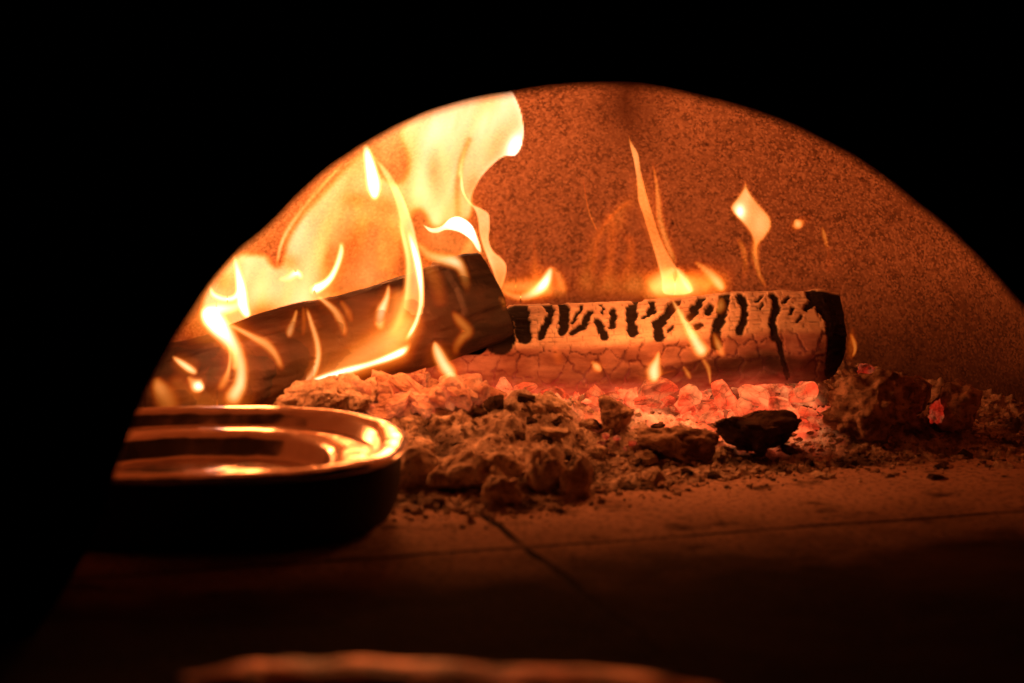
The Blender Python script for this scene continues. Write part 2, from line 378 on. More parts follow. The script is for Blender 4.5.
# ------------------------------------------------------------------ foreground steel bar
def build_bar():
    n, m = 200, 24
    a = P(178, 679, -1.08); b = P(720, 693, -1.08)
    v = []
    for i in range(n):
        t = i / (n - 1); c = a + (b - a) * t
        for j in range(m):
            an = 2 * math.pi * j / m
            r = 0.016 * min(1.0, 0.15 + 6 * t, 0.15 + 3.5 * (1 - t))
            v.append((c[0], c[1] + 1.9 * r * math.cos(an), c[2] + 0.55 * r * math.sin(an)))
    v = np.array(v)
    v[:, 2] += 0.0007 * np.sin(v[:, 0] * 150 + 5 * fbm(v * [1, 0, 0], 12, 2, 4)) + 0.003 * fbm(v * [1, .2, 0], 14, 3, 8)
    f = grid_faces(n, m, wrapv=True).tolist(); f.append(list(range(m))); f.append(list(reversed(range((n - 1) * m, n * m))))
    root = empty('door_ledge', (0.0, -1.08, 0), 'blurred dark steel ledge bar in the foreground below the oven floor', 'ledge')
    mesh_obj('bar', v, f, M_STEEL, root)
    for px in (200, 610):
        c = P(px, 684, -1.08); vv = []
        for z in (-0.08, c[2] - 0.008):
            for j in range(16):
                an = j * math.pi / 8; vv.append((c[0] + 0.01 * math.cos(an), c[1] + 0.01 * math.sin(an), z))
        ff = grid_faces(2, 16, wrapv=True).tolist() + [list(range(16)), list(range(16, 32))]
        mesh_obj('bracket', vv, ff, M_BLACK, root)
build_bar()

# ------------------------------------------------------------------ ash bed
FB = np.array([floorP(*q) for q in [(150, 500), (300, 500), (385, 512), (440, 512), (500, 516), (560, 508), (600, 492), (650, 489), (700, 483), (780, 475), (850, 468), (940, 461), (1024, 456), (1090, 452)]])
def ash_h(x, y):
    yb = np.interp(x, FB[:, 0], FB[:, 1])
    p2 = np.stack([x, y, 0 * x], -1)
    yb = yb + 0.018 * fbm(p2, 22, 3, 31)
    t = (y - yb)
    top = 0.050 - 0.028 * sstep(0.30, 0.5, x)
    h = top * sstep(0.03, 0.26, t) ** 1.2 + 0.003 * sstep(0.0, 0.02, t)
    def g(cx, cy, sx, sy, a): return a * np.exp(-((x - cx) / sx) ** 2 - ((y - cy) / sy) ** 2)
    on = sstep(0.0, 0.04, t)
    h = h + on * (g(0.355, -0.04, 0.045, 0.04, 0.030) + g(0.405, -0.05, 0.035, 0.04, 0.022) + g(0.46, -0.03, 0.03, 0.03, 0.018)
             + g(-0.19, -0.13, 0.05, 0.05, 0.020) + g(-0.10, -0.13, 0.05, 0.05, 0.014)
             + g(0.01, -0.13, 0.03, 0.03, 0.010) + g(0.12, -0.15, 0.03, 0.025, 0.008))
    h = h + on * ((0.0012 + 0.010 * sstep(0.07, 0.17, t)) * fbm(p2, 24, 4, 11) + (0.003 + 0.005 * sstep(0.06, 0.14, t)) * np.abs(fbm(p2, 70, 4, 12)) + 0.003 * fbm(p2, 160, 2, 18)) + sstep(-0.002, 0.008, t) * 0.0042 * fbm(p2, 170, 3, 13)
    return np.where(t < -0.012, -0.006, h - 0.004 * sstep(0.02, -0.012, t)), t
def build_ash():
    xs = np.arange(-0.50, 0.63, 0.0020); ys = np.arange(-0.44, 0.46, 0.0024)
    X, Y = np.meshgrid(xs, ys, indexing='ij'); h, t = ash_h(X.ravel(), Y.ravel())
    p = np.stack([X.ravel(), Y.ravel(), h], -1)
    x, y = p[:, 0], p[:, 1]
    heat = sstep(-0.14, -0.07, y) * sstep(0.12, 0.04, y) * sstep(-0.15, -0.05, x) * sstep(0.35, 0.31, x)
    heat = heat * (0.55 + 0.9 * fbm(p * [1, 1, 0], 28, 3, 77))
    heat = np.clip(heat, 0, 1) * 1.3
    f = grid_faces(len(xs), len(ys))
    keep = (t > -0.02)[f].any(1); f = f[keep]
    used = np.unique(f); mp = -np.ones(len(p), int); mp[used] = np.arange(len(used))
    o = mesh_obj('ash_bed', p[used], mp[f], M_ASH, attrs={'hotness': heat[used]}); tag(o, 'bed of grey ash and ember dust spread beneath the logs', 'ash', kind='stuff')
build_ash()

# ------------------------------------------------------------------ logs
CHAR = [([(498, 296), (500, 340)], 17), ([(520, 298), (524, 336)], 9), ([(546, 303), (551, 312), (545, 325), (541, 336)], 4.2), ([(561, 300), (565, 315), (562, 330)], 5.6),
        ([(583, 301), (579, 312), (572, 322)], 2.2), ([(590, 313), (583, 325), (573, 332)], 3.8), ([(602, 304), (608, 298), (630, 300)], 1.3), ([(602, 303), (602, 312)], 1.8),
        ([(614, 309), (611, 325)], 3.8), ([(598, 321), (604, 336)], 4.6), ([(633, 297), (631, 318), (634, 332)], 6.4), ([(650, 298), (653, 306), (648, 314)], 3.2), ([(655, 310), (643, 317)], 2),
        ([(677, 297), (668, 315), (657, 325), (660, 337)], 5.6), ([(673, 326), (668, 331)], 1.8), ([(701, 297), (694, 310), (689, 318)], 4.6), ([(710, 307), (707, 312)], 4.2), ([(700, 325), (697, 327)], 3.4),
        ([(725, 297), (722, 315), (716, 333), (717, 345)], 6.2), ([(741, 297), (745, 308), (744, 318), (740, 332)], 4.4), ([(755, 301), (762, 295)], 1.8), ([(763, 303), (760, 307)], 1.5),
        ([(773, 296), (777, 306), (772, 320), (775, 338)], 4.4), ([(778, 340), (782, 355), (787, 378)], 3.2), ([(791, 296), (784, 302)], 2.0), ([(792, 309), (791, 313)], 2.4), ([(802, 316), (799, 322)], 1.4),
        ([(816, 290), (840, 286)], 12), ([(822, 300), (834, 318), (838, 345), (834, 372)], 11), ([(846, 290), (850, 330), (843, 378)], 16), ([(812, 302), (806, 308)], 4)]
def seg_d(px, py, pts):
    best = np.full(px.shape, 1e9)
    for (ax, ay), (bx, by) in zip(pts[:-1], pts[1:]):
        dx, dy = bx - ax, by - ay; L = dx * dx + dy * dy + 1e-9
        t = np.clip(((px - ax) * dx + (py - ay) * dy) / L, 0, 1)
        best = np.minimum(best, np.hypot(px - ax - t * dx, py - ay - t * dy))
    return best
def round_poly(poly, n, it=3):
    p = np.array(poly, float)
    for _ in range(it):
        q = np.roll(p, -1, 0); p = np.stack([0.8 * p + 0.2 * q, 0.2 * p + 0.8 * q], 1).reshape(-1, 2)
    q = np.vstack([p, p[:1]]); L = np.concatenate([[0], np.cumsum(np.linalg.norm(np.diff(q, axis=0), axis=1))])
    s = np.linspace(0, L[-1], n + 1)[:-1]
    return np.stack([np.interp(s, L, q[:, 0]), np.interp(s, L, q[:, 1])], -1), s, L[-1]
def build_right_log():
    A = P(322, 356, -0.020); B = P(840, 333, 0.0)
    ax = B - A; Lx = np.linalg.norm(ax); ax /= Lx
    sec, arc, per = round_poly([(0.012, 0.047), (-0.045, 0.008), (-0.048, -0.02), (-0.036, -0.048), (0.0, -0.054), (0.035, -0.046), (0.050, 0.0), (0.042, 0.038)], 190)
    nu = 470; nv = len(sec); s = np.linspace(0, 1, nu)
    sx = np.ones(nu); base = np.zeros((nu, nv, 3))
    for i, t in enumerate(s):
        c = A + (B - A) * t; yy = sec[:, 0].copy(); zz = sec[:, 1].copy()
        px0 = 322 + (840 - 322) * t
        e = float(sstep(512, 478, np.array(px0)))               # burnt away where the other log lies on it
        lim = 0.047 - 0.045 * e
        zz = np.where(zz > lim - 0.004, lim - 0.004 + (zz - lim + 0.004) * (0.12 if e > 0 else 1), zz)
        zz = zz + 0.0025 * math.sin(t * 9) ; k = 1 + 0.03 * math.sin(t * 14 + 1)
        taper = 1 - 0.35 * float(sstep(0.10, 0.0, np.array(t))) - 0.10 * float(sstep(0.965, 1.0, np.array(t)))
        base[i] = c + np.stack([0 * yy, yy * k * taper, zz * taper], -1)
        base[i, :, 0] += -0.012 * (sec[:, 1] < 0) * (sec[:, 1] / 0.05) ** 2 * float(t > 0.9) * (t - 0.9) / 0.1
    flat = base.reshape(-1, 3)
    px, py = toPx(flat)
    S = np.repeat(s * Lx, nv); Aq = np.tile(arc, nu)
    p = np.stack([S, Aq, 0 * S], -1)
    wx = 0.004 * fbm(p, 120, 3, 5); wy = 0.004 * fbm(p, 120, 3, 6)
    # alligator cracks: long cells on the top facet, big blocks lower down
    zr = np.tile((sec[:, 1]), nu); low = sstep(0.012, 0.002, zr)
    r = np.random.RandomState(3)
    pu = np.array([(x + r.uniform(-.3, .3) * .016, y + r.uniform(-.25, .25) * .0105) for x in np.arange(0, Lx, 0.016) for y in np.arange(0, per, 0.0105)])
    pl = np.array([(x + r.uniform(-.42, .42) * .028, y + r.uniform(-.4, .4) * .019) for x in np.arange(0, Lx, 0.028) for y in np.arange(0, per, 0.019)])
    q = np.stack([S + wx, Aq + wy], -1)
    _, eu, iu = cellular(q, pu); _, el, il = cellular(q, pl)
    row = np.floor((Aq + 0.35 * wy) / 0.0068); ro = hash3(row.astype(int), row.astype(int) * 0, row.astype(int) * 0, 5)
    du = np.abs((Aq + 0.35 * wy) / 0.0068 - row - 0.5); ucell = (S + wx * 0.4) / 0.0155 + ro * 7.3; cell = np.floor(ucell)
    brnd = hash3(row.astype(int), cell.astype(int), row.astype(int) * 0, 9); dc = np.abs(ucell - cell - 0.5)
    gapm = hash3(row.astype(int), cell.astype(int), row.astype(int) * 0, 19)
    cu = np.maximum(sstep(0.42, 0.49, du) * (0.4 + 0.6 * gapm), sstep(0.455, 0.495, dc) * 0.7); cl = sstep(0.0016, 0.0002, el)
    crack = cu * 0.75 * (1 - low) + cl * low
    ids = np.where(low > 0.5, r.rand(len(pl))[il], brnd)
    # charred marks
    cr = brnd - 0.5; jx = px + 1.6 * fbm(p, 190, 3, 21) + 2.6 * cr * (1 - low); jy = py + 1.2 * fbm(p, 170, 3, 22)
    char = np.zeros(len(px))
    for pts, hw in CHAR: char = np.maximum(char, sstep(hw * 0.9 + 0.7, hw * 0.9 - 0.7, seg_d(jx, jy, pts)))
    facing = np.tile(sec[:, 0] < 0.014, nu)
    back = sstep(0.05, 0.2, fbm(p, 35, 3, 8))
    char = np.where(facing, char, back)
    # the burnt-away part under the other log stays dark on top
    char = np.maximum(char, sstep(516, 506, px) * sstep(0.0, 0.01, zr) * facing)
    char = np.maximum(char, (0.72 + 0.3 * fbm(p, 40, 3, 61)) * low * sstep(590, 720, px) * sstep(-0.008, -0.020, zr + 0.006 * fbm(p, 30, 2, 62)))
    fine = fbm(p * [0.35, 1, 1], 260, 3, 2)
    disp = 0.0009 * (ids - 0.5) * 2 * (0.4 + low) - 0.0012 * cu * (1 - low) - 0.0028 * cl * low - 0.0022 * char + 0.0008 * fine + 0.0018 * fbm(p, 28, 3, 41) + 0.0022 * (sstep(-0.012, -0.016, zr))
    nx = np.stack([np.zeros(nv), sec[:, 0], sec[:, 1]], -1); nx /= np.linalg.norm(nx, axis=1)[:, None]
    v = flat + np.tile(nx, (nu, 1)) * disp[:, None]
    heat = sstep(-0.024, -0.056, zr) * sstep(410, 470, px) * sstep(815, 775, px) + 0.35 * sstep(0.0, -0.03, zr) * cl * sstep(830, 760, px)
    heat = heat + (0.10 + 0.20 * sstep(540, 440, px)) * low
    heat = heat * (1 - 0.9 * char) * sstep(838, 800, px)
    root = empty('split_log', tuple(P(600, 388, 0.0)), 'split log with pale ash crust and black char marks, lying level across the glowing coals', 'log')
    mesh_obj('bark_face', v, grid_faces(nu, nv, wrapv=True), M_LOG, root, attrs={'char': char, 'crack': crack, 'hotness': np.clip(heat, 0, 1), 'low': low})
    # end faces
    for side, row in ((0, v[:nv]), (1, v[-nv:])):
        c = row.mean(0); rings = []
        for k, f in enumerate(np.linspace(1, 0.02, 26)):
            ring = c + (row - c) * f
            ring[:, 0] += (1 if side else -1) * (0.004 * (1 - f) ** 0.5 + 0.0045 * fbm(ring, 70, 3, 9) * (1 - f ** 6))
            rings.append(ring)
        vv = np.concatenate(rings); ff = grid_faces(26, nv, wrapv=True)
        mesh_obj('end_grain', vv, ff, M_CHAR, root)
build_right_log()
def build_left_log():
    A = P(96, 412, -0.17); B = P(489, 299, -0.022)
    ax = B - A; Lx = np.linalg.norm(ax); ax /= Lx
    side = np.cross(ax, [0, 0, 1]); side /= np.linalg.norm(side); up = np.cross(side, ax)
    sec, arc, per = round_poly([(0.020, 0.046), (0.046, 0.012), (0.042, -0.030), (0.010, -0.047), (-0.034, -0.040), (-0.046, 0.0), (-0.030, 0.040)], 150)
    nu = 380; nv = len(sec); s = np.linspace(0, 1, nu)
    S = np.repeat(s * Lx, nv); Aq = np.tile(arc, nu); p = np.stack([S, Aq, 0 * S], -1)
    sc = 1.08 + 0.04 * np.sin(s * 8 + 1) - 0.05 * sstep(0.965, 1, s); sc = np.repeat(sc, nv)
    sec3 = np.tile(sec, (nu, 1)) * sc[:, None]
    step = 0.004 * sstep(0.885, 0.90, np.repeat(s, nv)) * (sec3[:, 1] > 0.0)      # a chip near the upper end
    disp = 0.0070 * fbm(p * [0.30, 1, 1], 34, 4, 51) + 0.004 * fbm(p, 16, 2, 55) + 0.0012 * fbm(p * [0.12, 1, 1], 260, 3, 52) + step
    r = np.random.RandomState(5)
    pl = np.array([(x + r.uniform(-.42, .42) * .035, y + r.uniform(-.4, .4) * .018) for x in np.arange(0, Lx, 0.035) for y in np.arange(0, per, 0.018)])
    q = np.stack([S + 0.004 * fbm(p, 100, 3, 5), Aq + 0.004 * fbm(p, 100, 3, 6)], -1)
    _, el, _ = cellular(q, pl); disp = disp - 0.0008 * sstep(0.0012, 0.0, el)
    n2 = sec3 / np.linalg.norm(sec3, axis=1)[:, None]
    tilt = -0.006 * sec3[:, 1] / 0.045 * sstep(0.8, 1.0, np.repeat(s, nv))
    cen = A + S[:, None] * ax + tilt[:, None] * ax
    v = cen + side * (sec3[:, :1] + n2[:, :1] * disp[:, None]) + up * (sec3[:, 1:] + n2[:, 1:] * disp[:, None])
    root = empty('dark_log', tuple(P(300, 400, -0.1)), 'dark charred log leaning from lower left with its cut end on the pale split log', 'log')
    mesh_obj('bark_face', v, grid_faces(nu, nv, wrapv=True), M_CHAR, root)
    for sd, row in ((-1, v[:nv]), (1, v[-nv:])):
        c = row.mean(0); rings = []
        for f in np.linspace(1, 0.02, 24):
            ring = c + (row - c) * f; rad = 0.0025 * math.sin(f * 40) * 0.3
            ring = ring + ax * sd * (rad + 0.004 * (1 - f)) + ax * (0.005 * fbm(ring, 60, 3, 19) * (1 - f ** 6))[:, None]
            rings.append(ring)
        mesh_obj('end_grain', np.concatenate(rings), grid_faces(24, nv, wrapv=True), M_CHAR, root)
build_left_log()

# ------------------------------------------------------------------ coals
def ico(sub):
    import bmesh
    bm = bmesh.new(); bmesh.ops.create_icosphere(bm, subdivisions=sub, radius=1.0)
    v = np.array([x.co[:] for x in bm.verts]); f = [[q.index for q in t.verts] for t in bm.faces]; bm.free(); return v, f
ICO5 = ico(5); ICO4 = ico(4)
def chunk_shape(seed, cuts=9, dr=(0.50, 0.82), rough=0.05, base=ICO4, lump=0.0, fuzz=0.0):
    r = np.random.RandomState(seed); v = base[0].copy()
    for _ in range(cuts):
        n = r.normal(size=3); n /= np.linalg.norm(n); d = r.uniform(*dr)
        k = v @ n; m = k > d; v[m] -= (k[m] - d)[:, None] * n * 0.96
    nn = v / np.linalg.norm(v, axis=1)[:, None]
    sh = r.uniform(0, 50, 3)
    v = v + nn * (rough * fbm(v + sh, 3, 4, seed) + lump * fbm(v + sh, 1.6, 2, seed + 3) + fuzz * (0.7 * np.abs(fbm(v + sh, 7, 3, seed + 9)) + 0.6 * np.abs(fbm(v + sh, 17, 2, seed + 8))))[:, None]
    return v
def chunk(name, mat, seed, size, loc, rot=(0, 0, 0), label=None, cat='coal', group=None, parent=None, **kw):
    v = chunk_shape(seed, **kw) * np.array(size)
    base = kw.get('base', ICO4)
    me = bpy.data.meshes.new(name); me.from_pydata(v.tolist(), [], base[1]); me.polygons.foreach_set('use_smooth', [True] * len(me.polygons)); me.materials.append(mat)
    o = bpy.data.objects.new(name, me); C.objects.link(o); o.location = loc; o.rotation_euler = rot
    if parent is not None: o.parent = parent; o.location = Vector(loc) - parent.location
    elif label: tag(o, label, cat, group)
    return o
def h_at(x, y): return float(ash_h(np.array([x]), np.array([y]))[0][0])
def place(px, py, Y): return tuple(P(px, py, Y))
# glowing coals: prototypes and copies
def protos(n, mat, seed0, **kw):
    res = []
    for k in range(n):
        v = chunk_shape(seed0 + k, **kw) * 0.02; me = bpy.data.meshes.new('coal'); me.from_pydata(v.tolist(), [], ICO4[1])
        me.polygons.foreach_set('use_smooth', [kw.get('fuzz', 0) > 0.05] * len(me.polygons)); me.materials.append(mat); res.append(me)
    return res
hot = protos(8, M_COAL_HOT, 100, cuts=13, rough=0.08, dr=(0.32, 0.72)); warm = protos(5, M_COAL_WARM, 200, cuts=14, rough=0.12, fuzz=0.05, dr=(0.34, 0.74)); pebb = protos(5, M_COAL_ASH, 300, cuts=5, rough=0.35, fuzz=0.3)
dead = protos(4, M_COAL_DARK, 400, cuts=9, rough=0.2, fuzz=0.1)
def scatter(meshes, name, n, reg, size, label, group, seed, flat=0.75, sink=0.42, cat='coal'):
    r = random.Random(seed)
    for k in range(n):
        x = r.uniform(reg[0], reg[1]); y = r.uniform(reg[2], reg[3]); s = r.uniform(*size)
        o = bpy.data.objects.new(name, meshes[k % len(meshes)]); C.objects.link(o)
        sc = (s * r.uniform(.8, 1.5), s * r.uniform(.7, 1.1), s * flat * r.uniform(.7, 1.2)); o.scale = tuple(q_ / 0.02 for q_ in sc)
        o.location = (x, y, h_at(x, y) + sc[2] * (1 - sink * 1.6)); o.rotation_euler = (r.uniform(-.4, .4), r.uniform(-.4, .4), r.uniform(0, 6.28))
        tag(o, label, cat, group)
scatter(hot, 'coal', 95, (-0.09, 0.318, -0.068, -0.015), (0.006, 0.020), 'small orange glowing coal in the bright row under the split log', 'glowing coals under the split log', 1)
scatter(warm, 'coal', 34, (-0.17, -0.03, -0.15, -0.05), (0.009, 0.022), 'ash coated orange coal heaped left of centre below the dark log', 'ash coated coals below the dark log', 2, flat=0.9, sink=0.1)
scatter(pebb, 'coal', 16, (-0.10, 0.50, -0.21, -0.10), (0.005, 0.012), 'dusty brown coal in the ash in front of the logs', 'dusty coals in the ash', 3)
scatter(dead, 'coal', 26, (-0.08, 0.48, -0.22, -0.10), (0.005, 0.013), 'small black dead coal in the ash in front of the logs', 'black coals in the ash', 4)
for k, (px, py, a_, b_, rot) in enumerate([(560, 397, .017, .010, .2), (598, 394, .014, .009, -.3), (652, 393, .024, .012, .1), (690, 396, .017, .011, -.2), (722, 391, .019, .013, .35), (752, 396, .024, .010, .7), (778, 404, .022, .012, .6), (804, 395, .014, .011, .3), (792, 416, .015, .009, -.2), (742, 409, .016, .009, .5)]):
    o = bpy.data.objects.new('coal', hot[(k * 3 + 1) % 8]); C.objects.link(o); o.scale = (a_ / 0.016, a_ * 0.8 / 0.016, b_ / 0.014); o.location = P(px, py, -0.055 - 0.0012 * (py - 392)); o.rotation_euler = (0.5, rot, k * 1.3)
    tag(o, 'large cracked slab of glowing coal leaning in the bright row under the split log', 'coal', 'large glowing slabs under the split log')
# stacked blocks that carry the dark log
r = random.Random(9)
for k in range(16):
    px = r.uniform(318, 470); top = np.interp(px, [330, 350, 400, 470], [388, 378, 362, 352]); py = r.uniform(max(top, 389), 408); Y = -0.075 - (py - top) * 0.0016
    o = bpy.data.objects.new('coal', warm[k % 5]); C.objects.link(o); s = r.uniform(0.016, 0.027)
    o.scale = (s * 75, s * 50, s * 38); o.location = P(px, py, Y); o.rotation_euler = (r.uniform(-.5, .5), r.uniform(-.5, .5), r.uniform(0, 6))
    tag(o, 'cracked orange coal stacked under the lower edge of the dark log', 'coal', 'stacked coals carrying the dark log')
# single pieces one can tell apart
chunk('charcoal', M_COAL_DARK, 11, (0.058, 0.028, 0.025), place(756, 432, -0.13), (0.1, 0.12, 0.15), 'large black charcoal chunk lying in front of the right part of the glowing row', 'charcoal', cuts=10, rough=0.28, fuzz=0.10, base=ICO5)
chunk('charcoal', M_COAL_BROWN, 12, (0.050, 0.03, 0.022), place(680, 443, -0.15), (0, 0.05, -0.1), 'brown layered charcoal chunk beside the large black chunk', 'charcoal', cuts=10, rough=0.35, fuzz=0.1, base=ICO5)
lump = chunk('charcoal', M_COAL_BROWN, 13, (0.024, 0.022, 0.021), place(617, 415, -0.12), (0, 0, 0.4), 'round dark brown lump of charcoal standing against the glowing coals near the centre', 'charcoal', cuts=5, rough=0.25, fuzz=0.1, base=ICO5)
for k, (px, py) in enumerate([(601, 443), (609, 449), (617, 438), (632, 443), (606, 436), (625, 450)]):
    chunk('ember', M_EMBER_PINK, 500 + k, (0.0046, 0.004, 0.0038), place(px, py, -0.160), (0, 0, k), 'tiny pink ember in the dark hollow below the round brown lump', 'ember', 'pink embers below the round lump')
chunk('charcoal', M_COAL_DARK, 14, (0.024, 0.02, 0.017), place(510, 445, -0.175), (0, 0, 0.2), 'dark rounded charcoal piece resting just behind the pale ash lumps', 'charcoal', cuts=5, rough=0.2, base=ICO5)
chunk('charcoal', M_COAL_WARM, 15, (0.026, 0.022, 0.022), place(492, 408, -0.095), (0.1, 0, 0.3), 'big rounded reddish coal block at the left end of the glowing row', 'coal', cuts=7, rough=0.08, base=ICO5)
chunk('ash_lump', M_COAL_ASH, 16, (0.026, 0.02, 0.015), place(545, 412, -0.13), (0, 0.3, 0.5), 'pale crumbly ash ridge right of the big reddish coal block', 'ash lump', cuts=6, rough=0.35, fuzz=0.2, base=ICO5)
chunk('ash_lump', M_COAL_ASH, 17, (0.037, 0.026, 0.026), place(440, 432, -0.15), (0, 0, 0), 'large crusted mound of ash just right of the black pan', 'ash lump', cuts=5, rough=0.5, fuzz=0.28, base=ICO5)
chunk('ash_lump', M_COAL_ASH, 18, (0.028, 0.02, 0.027), place(411, 474, -0.27), (0, 0, 0), 'rounded brown ash lump touching the pan side', 'ash lump', cuts=5, rough=0.14, fuzz=0.06, base=ICO5)
chunk('ash_lump', M_COAL_ASH, 19, (0.026, 0.018, 0.0185), place(461, 477, -0.285), (0, 0, 0.1), 'wide fluffy ash lump, leftmost in the front row of lumps on the floor edge', 'ash lump', cuts=2, rough=0.16, lump=0.45, fuzz=0.12, base=ICO5)
chunk('ash_lump', M_COAL_ASH, 26, (0.024, 0.018, 0.018), place(500, 473, -0.275), (0, 0, 0.6), 'fluffy ash lump squeezed in the middle of the front row of lumps', 'ash lump', cuts=2, rough=0.16, lump=0.45, fuzz=0.12, base=ICO5)
chunk('ash_lump', M_COAL_ASH, 20, (0.018, 0.014, 0.0155), place(502, 495, -0.33), (0, 0, 0.4), 'small ash lump lying foremost on the floor edge, in front of the others', 'ash lump', cuts=3, rough=0.3, lump=0.3, fuzz=0.14, base=ICO5)
chunk('ash_lump', M_COAL_ASH, 21, (0.020, 0.017, 0.024), place(548, 470, -0.28), (0, 0, 0.9), 'upright fluffy ash lump left of the square lump', 'ash lump', cuts=3, rough=0.16, lump=0.4, fuzz=0.12, base=ICO5)
chunk('ash_lump', M_COAL_ASH, 22, (0.0165, 0.014, 0.0235), place(577, 477, -0.295), (0, 0, 0.3), 'square brown lump standing rightmost in the front row of lumps', 'ash lump', cuts=9, rough=0.14, fuzz=0.05, base=ICO5)
chunk('ash_lump', M_COAL_ASH, 27, (0.010, 0.009, 0.007), place(655, 475, -0.24), (0, 0, 0.3), 'small pale crumb of ash alone between the square lump and the black chunk', 'ash lump', cuts=4, rough=0.3, fuzz=0.15)
chunk('charcoal', M_COAL_BROWN, 23, (0.048, 0.034, 0.033), place(878, 408, -0.07), (0, 0, 0), 'mossy brown ash covered block in the mound right of the logs', 'charcoal', cuts=6, rough=0.4, fuzz=0.2, base=ICO5)
chunk('charcoal', M_COAL_BROWN, 24, (0.030, 0.026, 0.027), place(958, 408, -0.05), (0, 0, 0.4), 'dark brown block at the far right of the mound beside the vault wall', 'charcoal', cuts=8, rough=0.25, fuzz=0.1, base=ICO5)
chunk('charcoal', M_COAL_BROWN, 29, (0.032, 0.028, 0.026), place(905, 392, -0.02), (0, 0, 0.4), 'dark squarish block at the back of the mound, between the two brown blocks', 'charcoal', cuts=10, rough=0.15, base=ICO5)
chunk('ember', M_EMBER_PINK, 25, (0.013, 0.011, 0.013), place(936, 413, -0.070), (0, 0.15, 0.2), 'bright pink ember set in the right mound', 'ember', cuts=12, rough=0.4, dr=(0.3, 0.7))
chunk('ember', M_EMBER_PINK, 28, (0.011, 0.010, 0.008), place(864, 370, 0.03), (0, 0.15, 0.2), 'dim pink ember just right of the charred log end', 'ember', cuts=10, rough=0.4, dr=(0.3, 0.7))
chunk('coal', M_COAL_HOT, 31, (0.019, 0.014, 0.015), place(806, 392, -0.04), (0, 0.6, 0.2), 'largest glowing coal, at the right end of the bright row under the log', 'coal', cuts=13, rough=0.10, dr=(0.36, 0.7), base=ICO5)
chunk('ash_lump', M_COAL_ASH, 33, (0.034, 0.024, 0.018), place(310, 398, -0.15), (0, -0.15, 0), 'pale crumbly ash heap behind the pan rim under the dark log', 'ash lump', cuts=5, rough=0.4, fuzz=0.2, base=ICO5)
chunk('ash_lump', M_COAL_ASH, 34, (0.028, 0.024, 0.024), place(356, 398, -0.14), (0, -0.15, 0), 'pale grained ash block right of the heap behind the pan rim', 'ash lump', cuts=7, rough=0.3, fuzz=0.16, base=ICO5)

# crumbs (too many to count)
def build_crumbs():
    r = np.random.RandomState(12); V = []; F = []; b = ico(1)
    bv = np.array(b[0]); bf = np.array(b[1]); k = 0
    n = 5200
    for i in range(n):
        x = r.uniform(-0.16, 0.58); y0 = np.interp(x, FB[:, 0], FB[:, 1])
        y = y0 + (abs(r.normal()) * 0.11 - 0.004 if r.rand() < 0.93 else -abs(r.normal()) * 0.03)
        s = min(r.exponential(0.0008) + 0.0005, 0.0032)
        z = h_at2[i] if False else 0
        V.append((x, y, s)); 
    V = np.array(V); h, t = ash_h(V[:, 0], V[:, 1]); h = np.maximum(h, 0)
    vs = []; fs = []
    for i in range(n):
        s = V[i, 2]; q = bv * (1 + 0.3 * r.normal(size=(len(bv), 1))) * s * np.array([1.3, 1, 0.8]); vs.append(q + [V[i, 0], V[i, 1], h[i] + s * 0.5]); fs.append(bf + i * len(bv))
    o = mesh_obj('ash_crumbs', np.concatenate(vs), np.concatenate(fs), M_ASH, smooth=False); tag(o, 'crumbs of ash and coal sprinkled over the ash bed edge', 'ash crumbs', kind='stuff')
build_crumbs()

# ------------------------------------------------------------------ pan
def build_pan():
    c = np.array([-0.266, -0.399]); R = 0.175; n = 220; SQ = 0.73; TILT = math.tan(math.radians(3.5))
    th = np.linspace(0, 2 * math.pi, n, endpoint=False); e = 2 / 2.45
    ux = np.sign(np.cos(th)) * np.abs(np.cos(th)) ** e; uy = np.sign(np.sin(th)) * np.abs(np.sin(th)) ** e
    root = empty('pan', (c[0], c[1], 0), 'black oval pan with shiny stepped top mirroring the fire, at lower left', 'pan')
    def rev(name, prof, mat):
        v = []
        for r_, z in prof:
            zz = z + 0 * th
            v.append(np.stack([c[0] + ux * r_, c[1] + uy * r_ * SQ, zz + (uy * r_ * SQ * TILT + 0.128 * TILT) * min(1.0, z / 0.05)], -1))
        v = np.concatenate(v)
        v[:, 2] += 0.0007 * fbm(v * [1, 1, 0], 14, 2, 3)
        f = grid_faces(len(prof), n, wrapv=True)
        return mesh_obj(name, v, f, mat, root)
    rev('body', [(0.0005, 0.001), (0.12, 0.001), (0.150, 0.003), (0.160, 0.009), (0.166, 0.020), (0.1685, 0.034), (0.1695, 0.050), (0.1698, 0.0565), (0.1685, 0.0600)], M_PANO)
    rev('lid', [(0.1705, 0.0600), (0.1748, 0.0612), (0.1756, 0.0632), (0.1745, 0.0648), (0.171, 0.0668), (0.167, 0.0682), (0.162, 0.0688), (0.157, 0.0680), (0.1525, 0.0658), (0.1485, 0.0625), (0.1460, 0.0545), (0.1435, 0.0530), (0.138, 0.0546), (0.129, 0.0553), (0.119, 0.0540), (0.114, 0.0522),
                 (0.1095, 0.0500), (0.1065, 0.0475), (0.103, 0.0380), (0.099, 0.0350), (0.092, 0.0348), (0.08, 0.0350), (0.06, 0.0358), (0.04, 0.0364), (0.02, 0.0368), (0.0005, 0.037)], M_PAN)
build_pan()

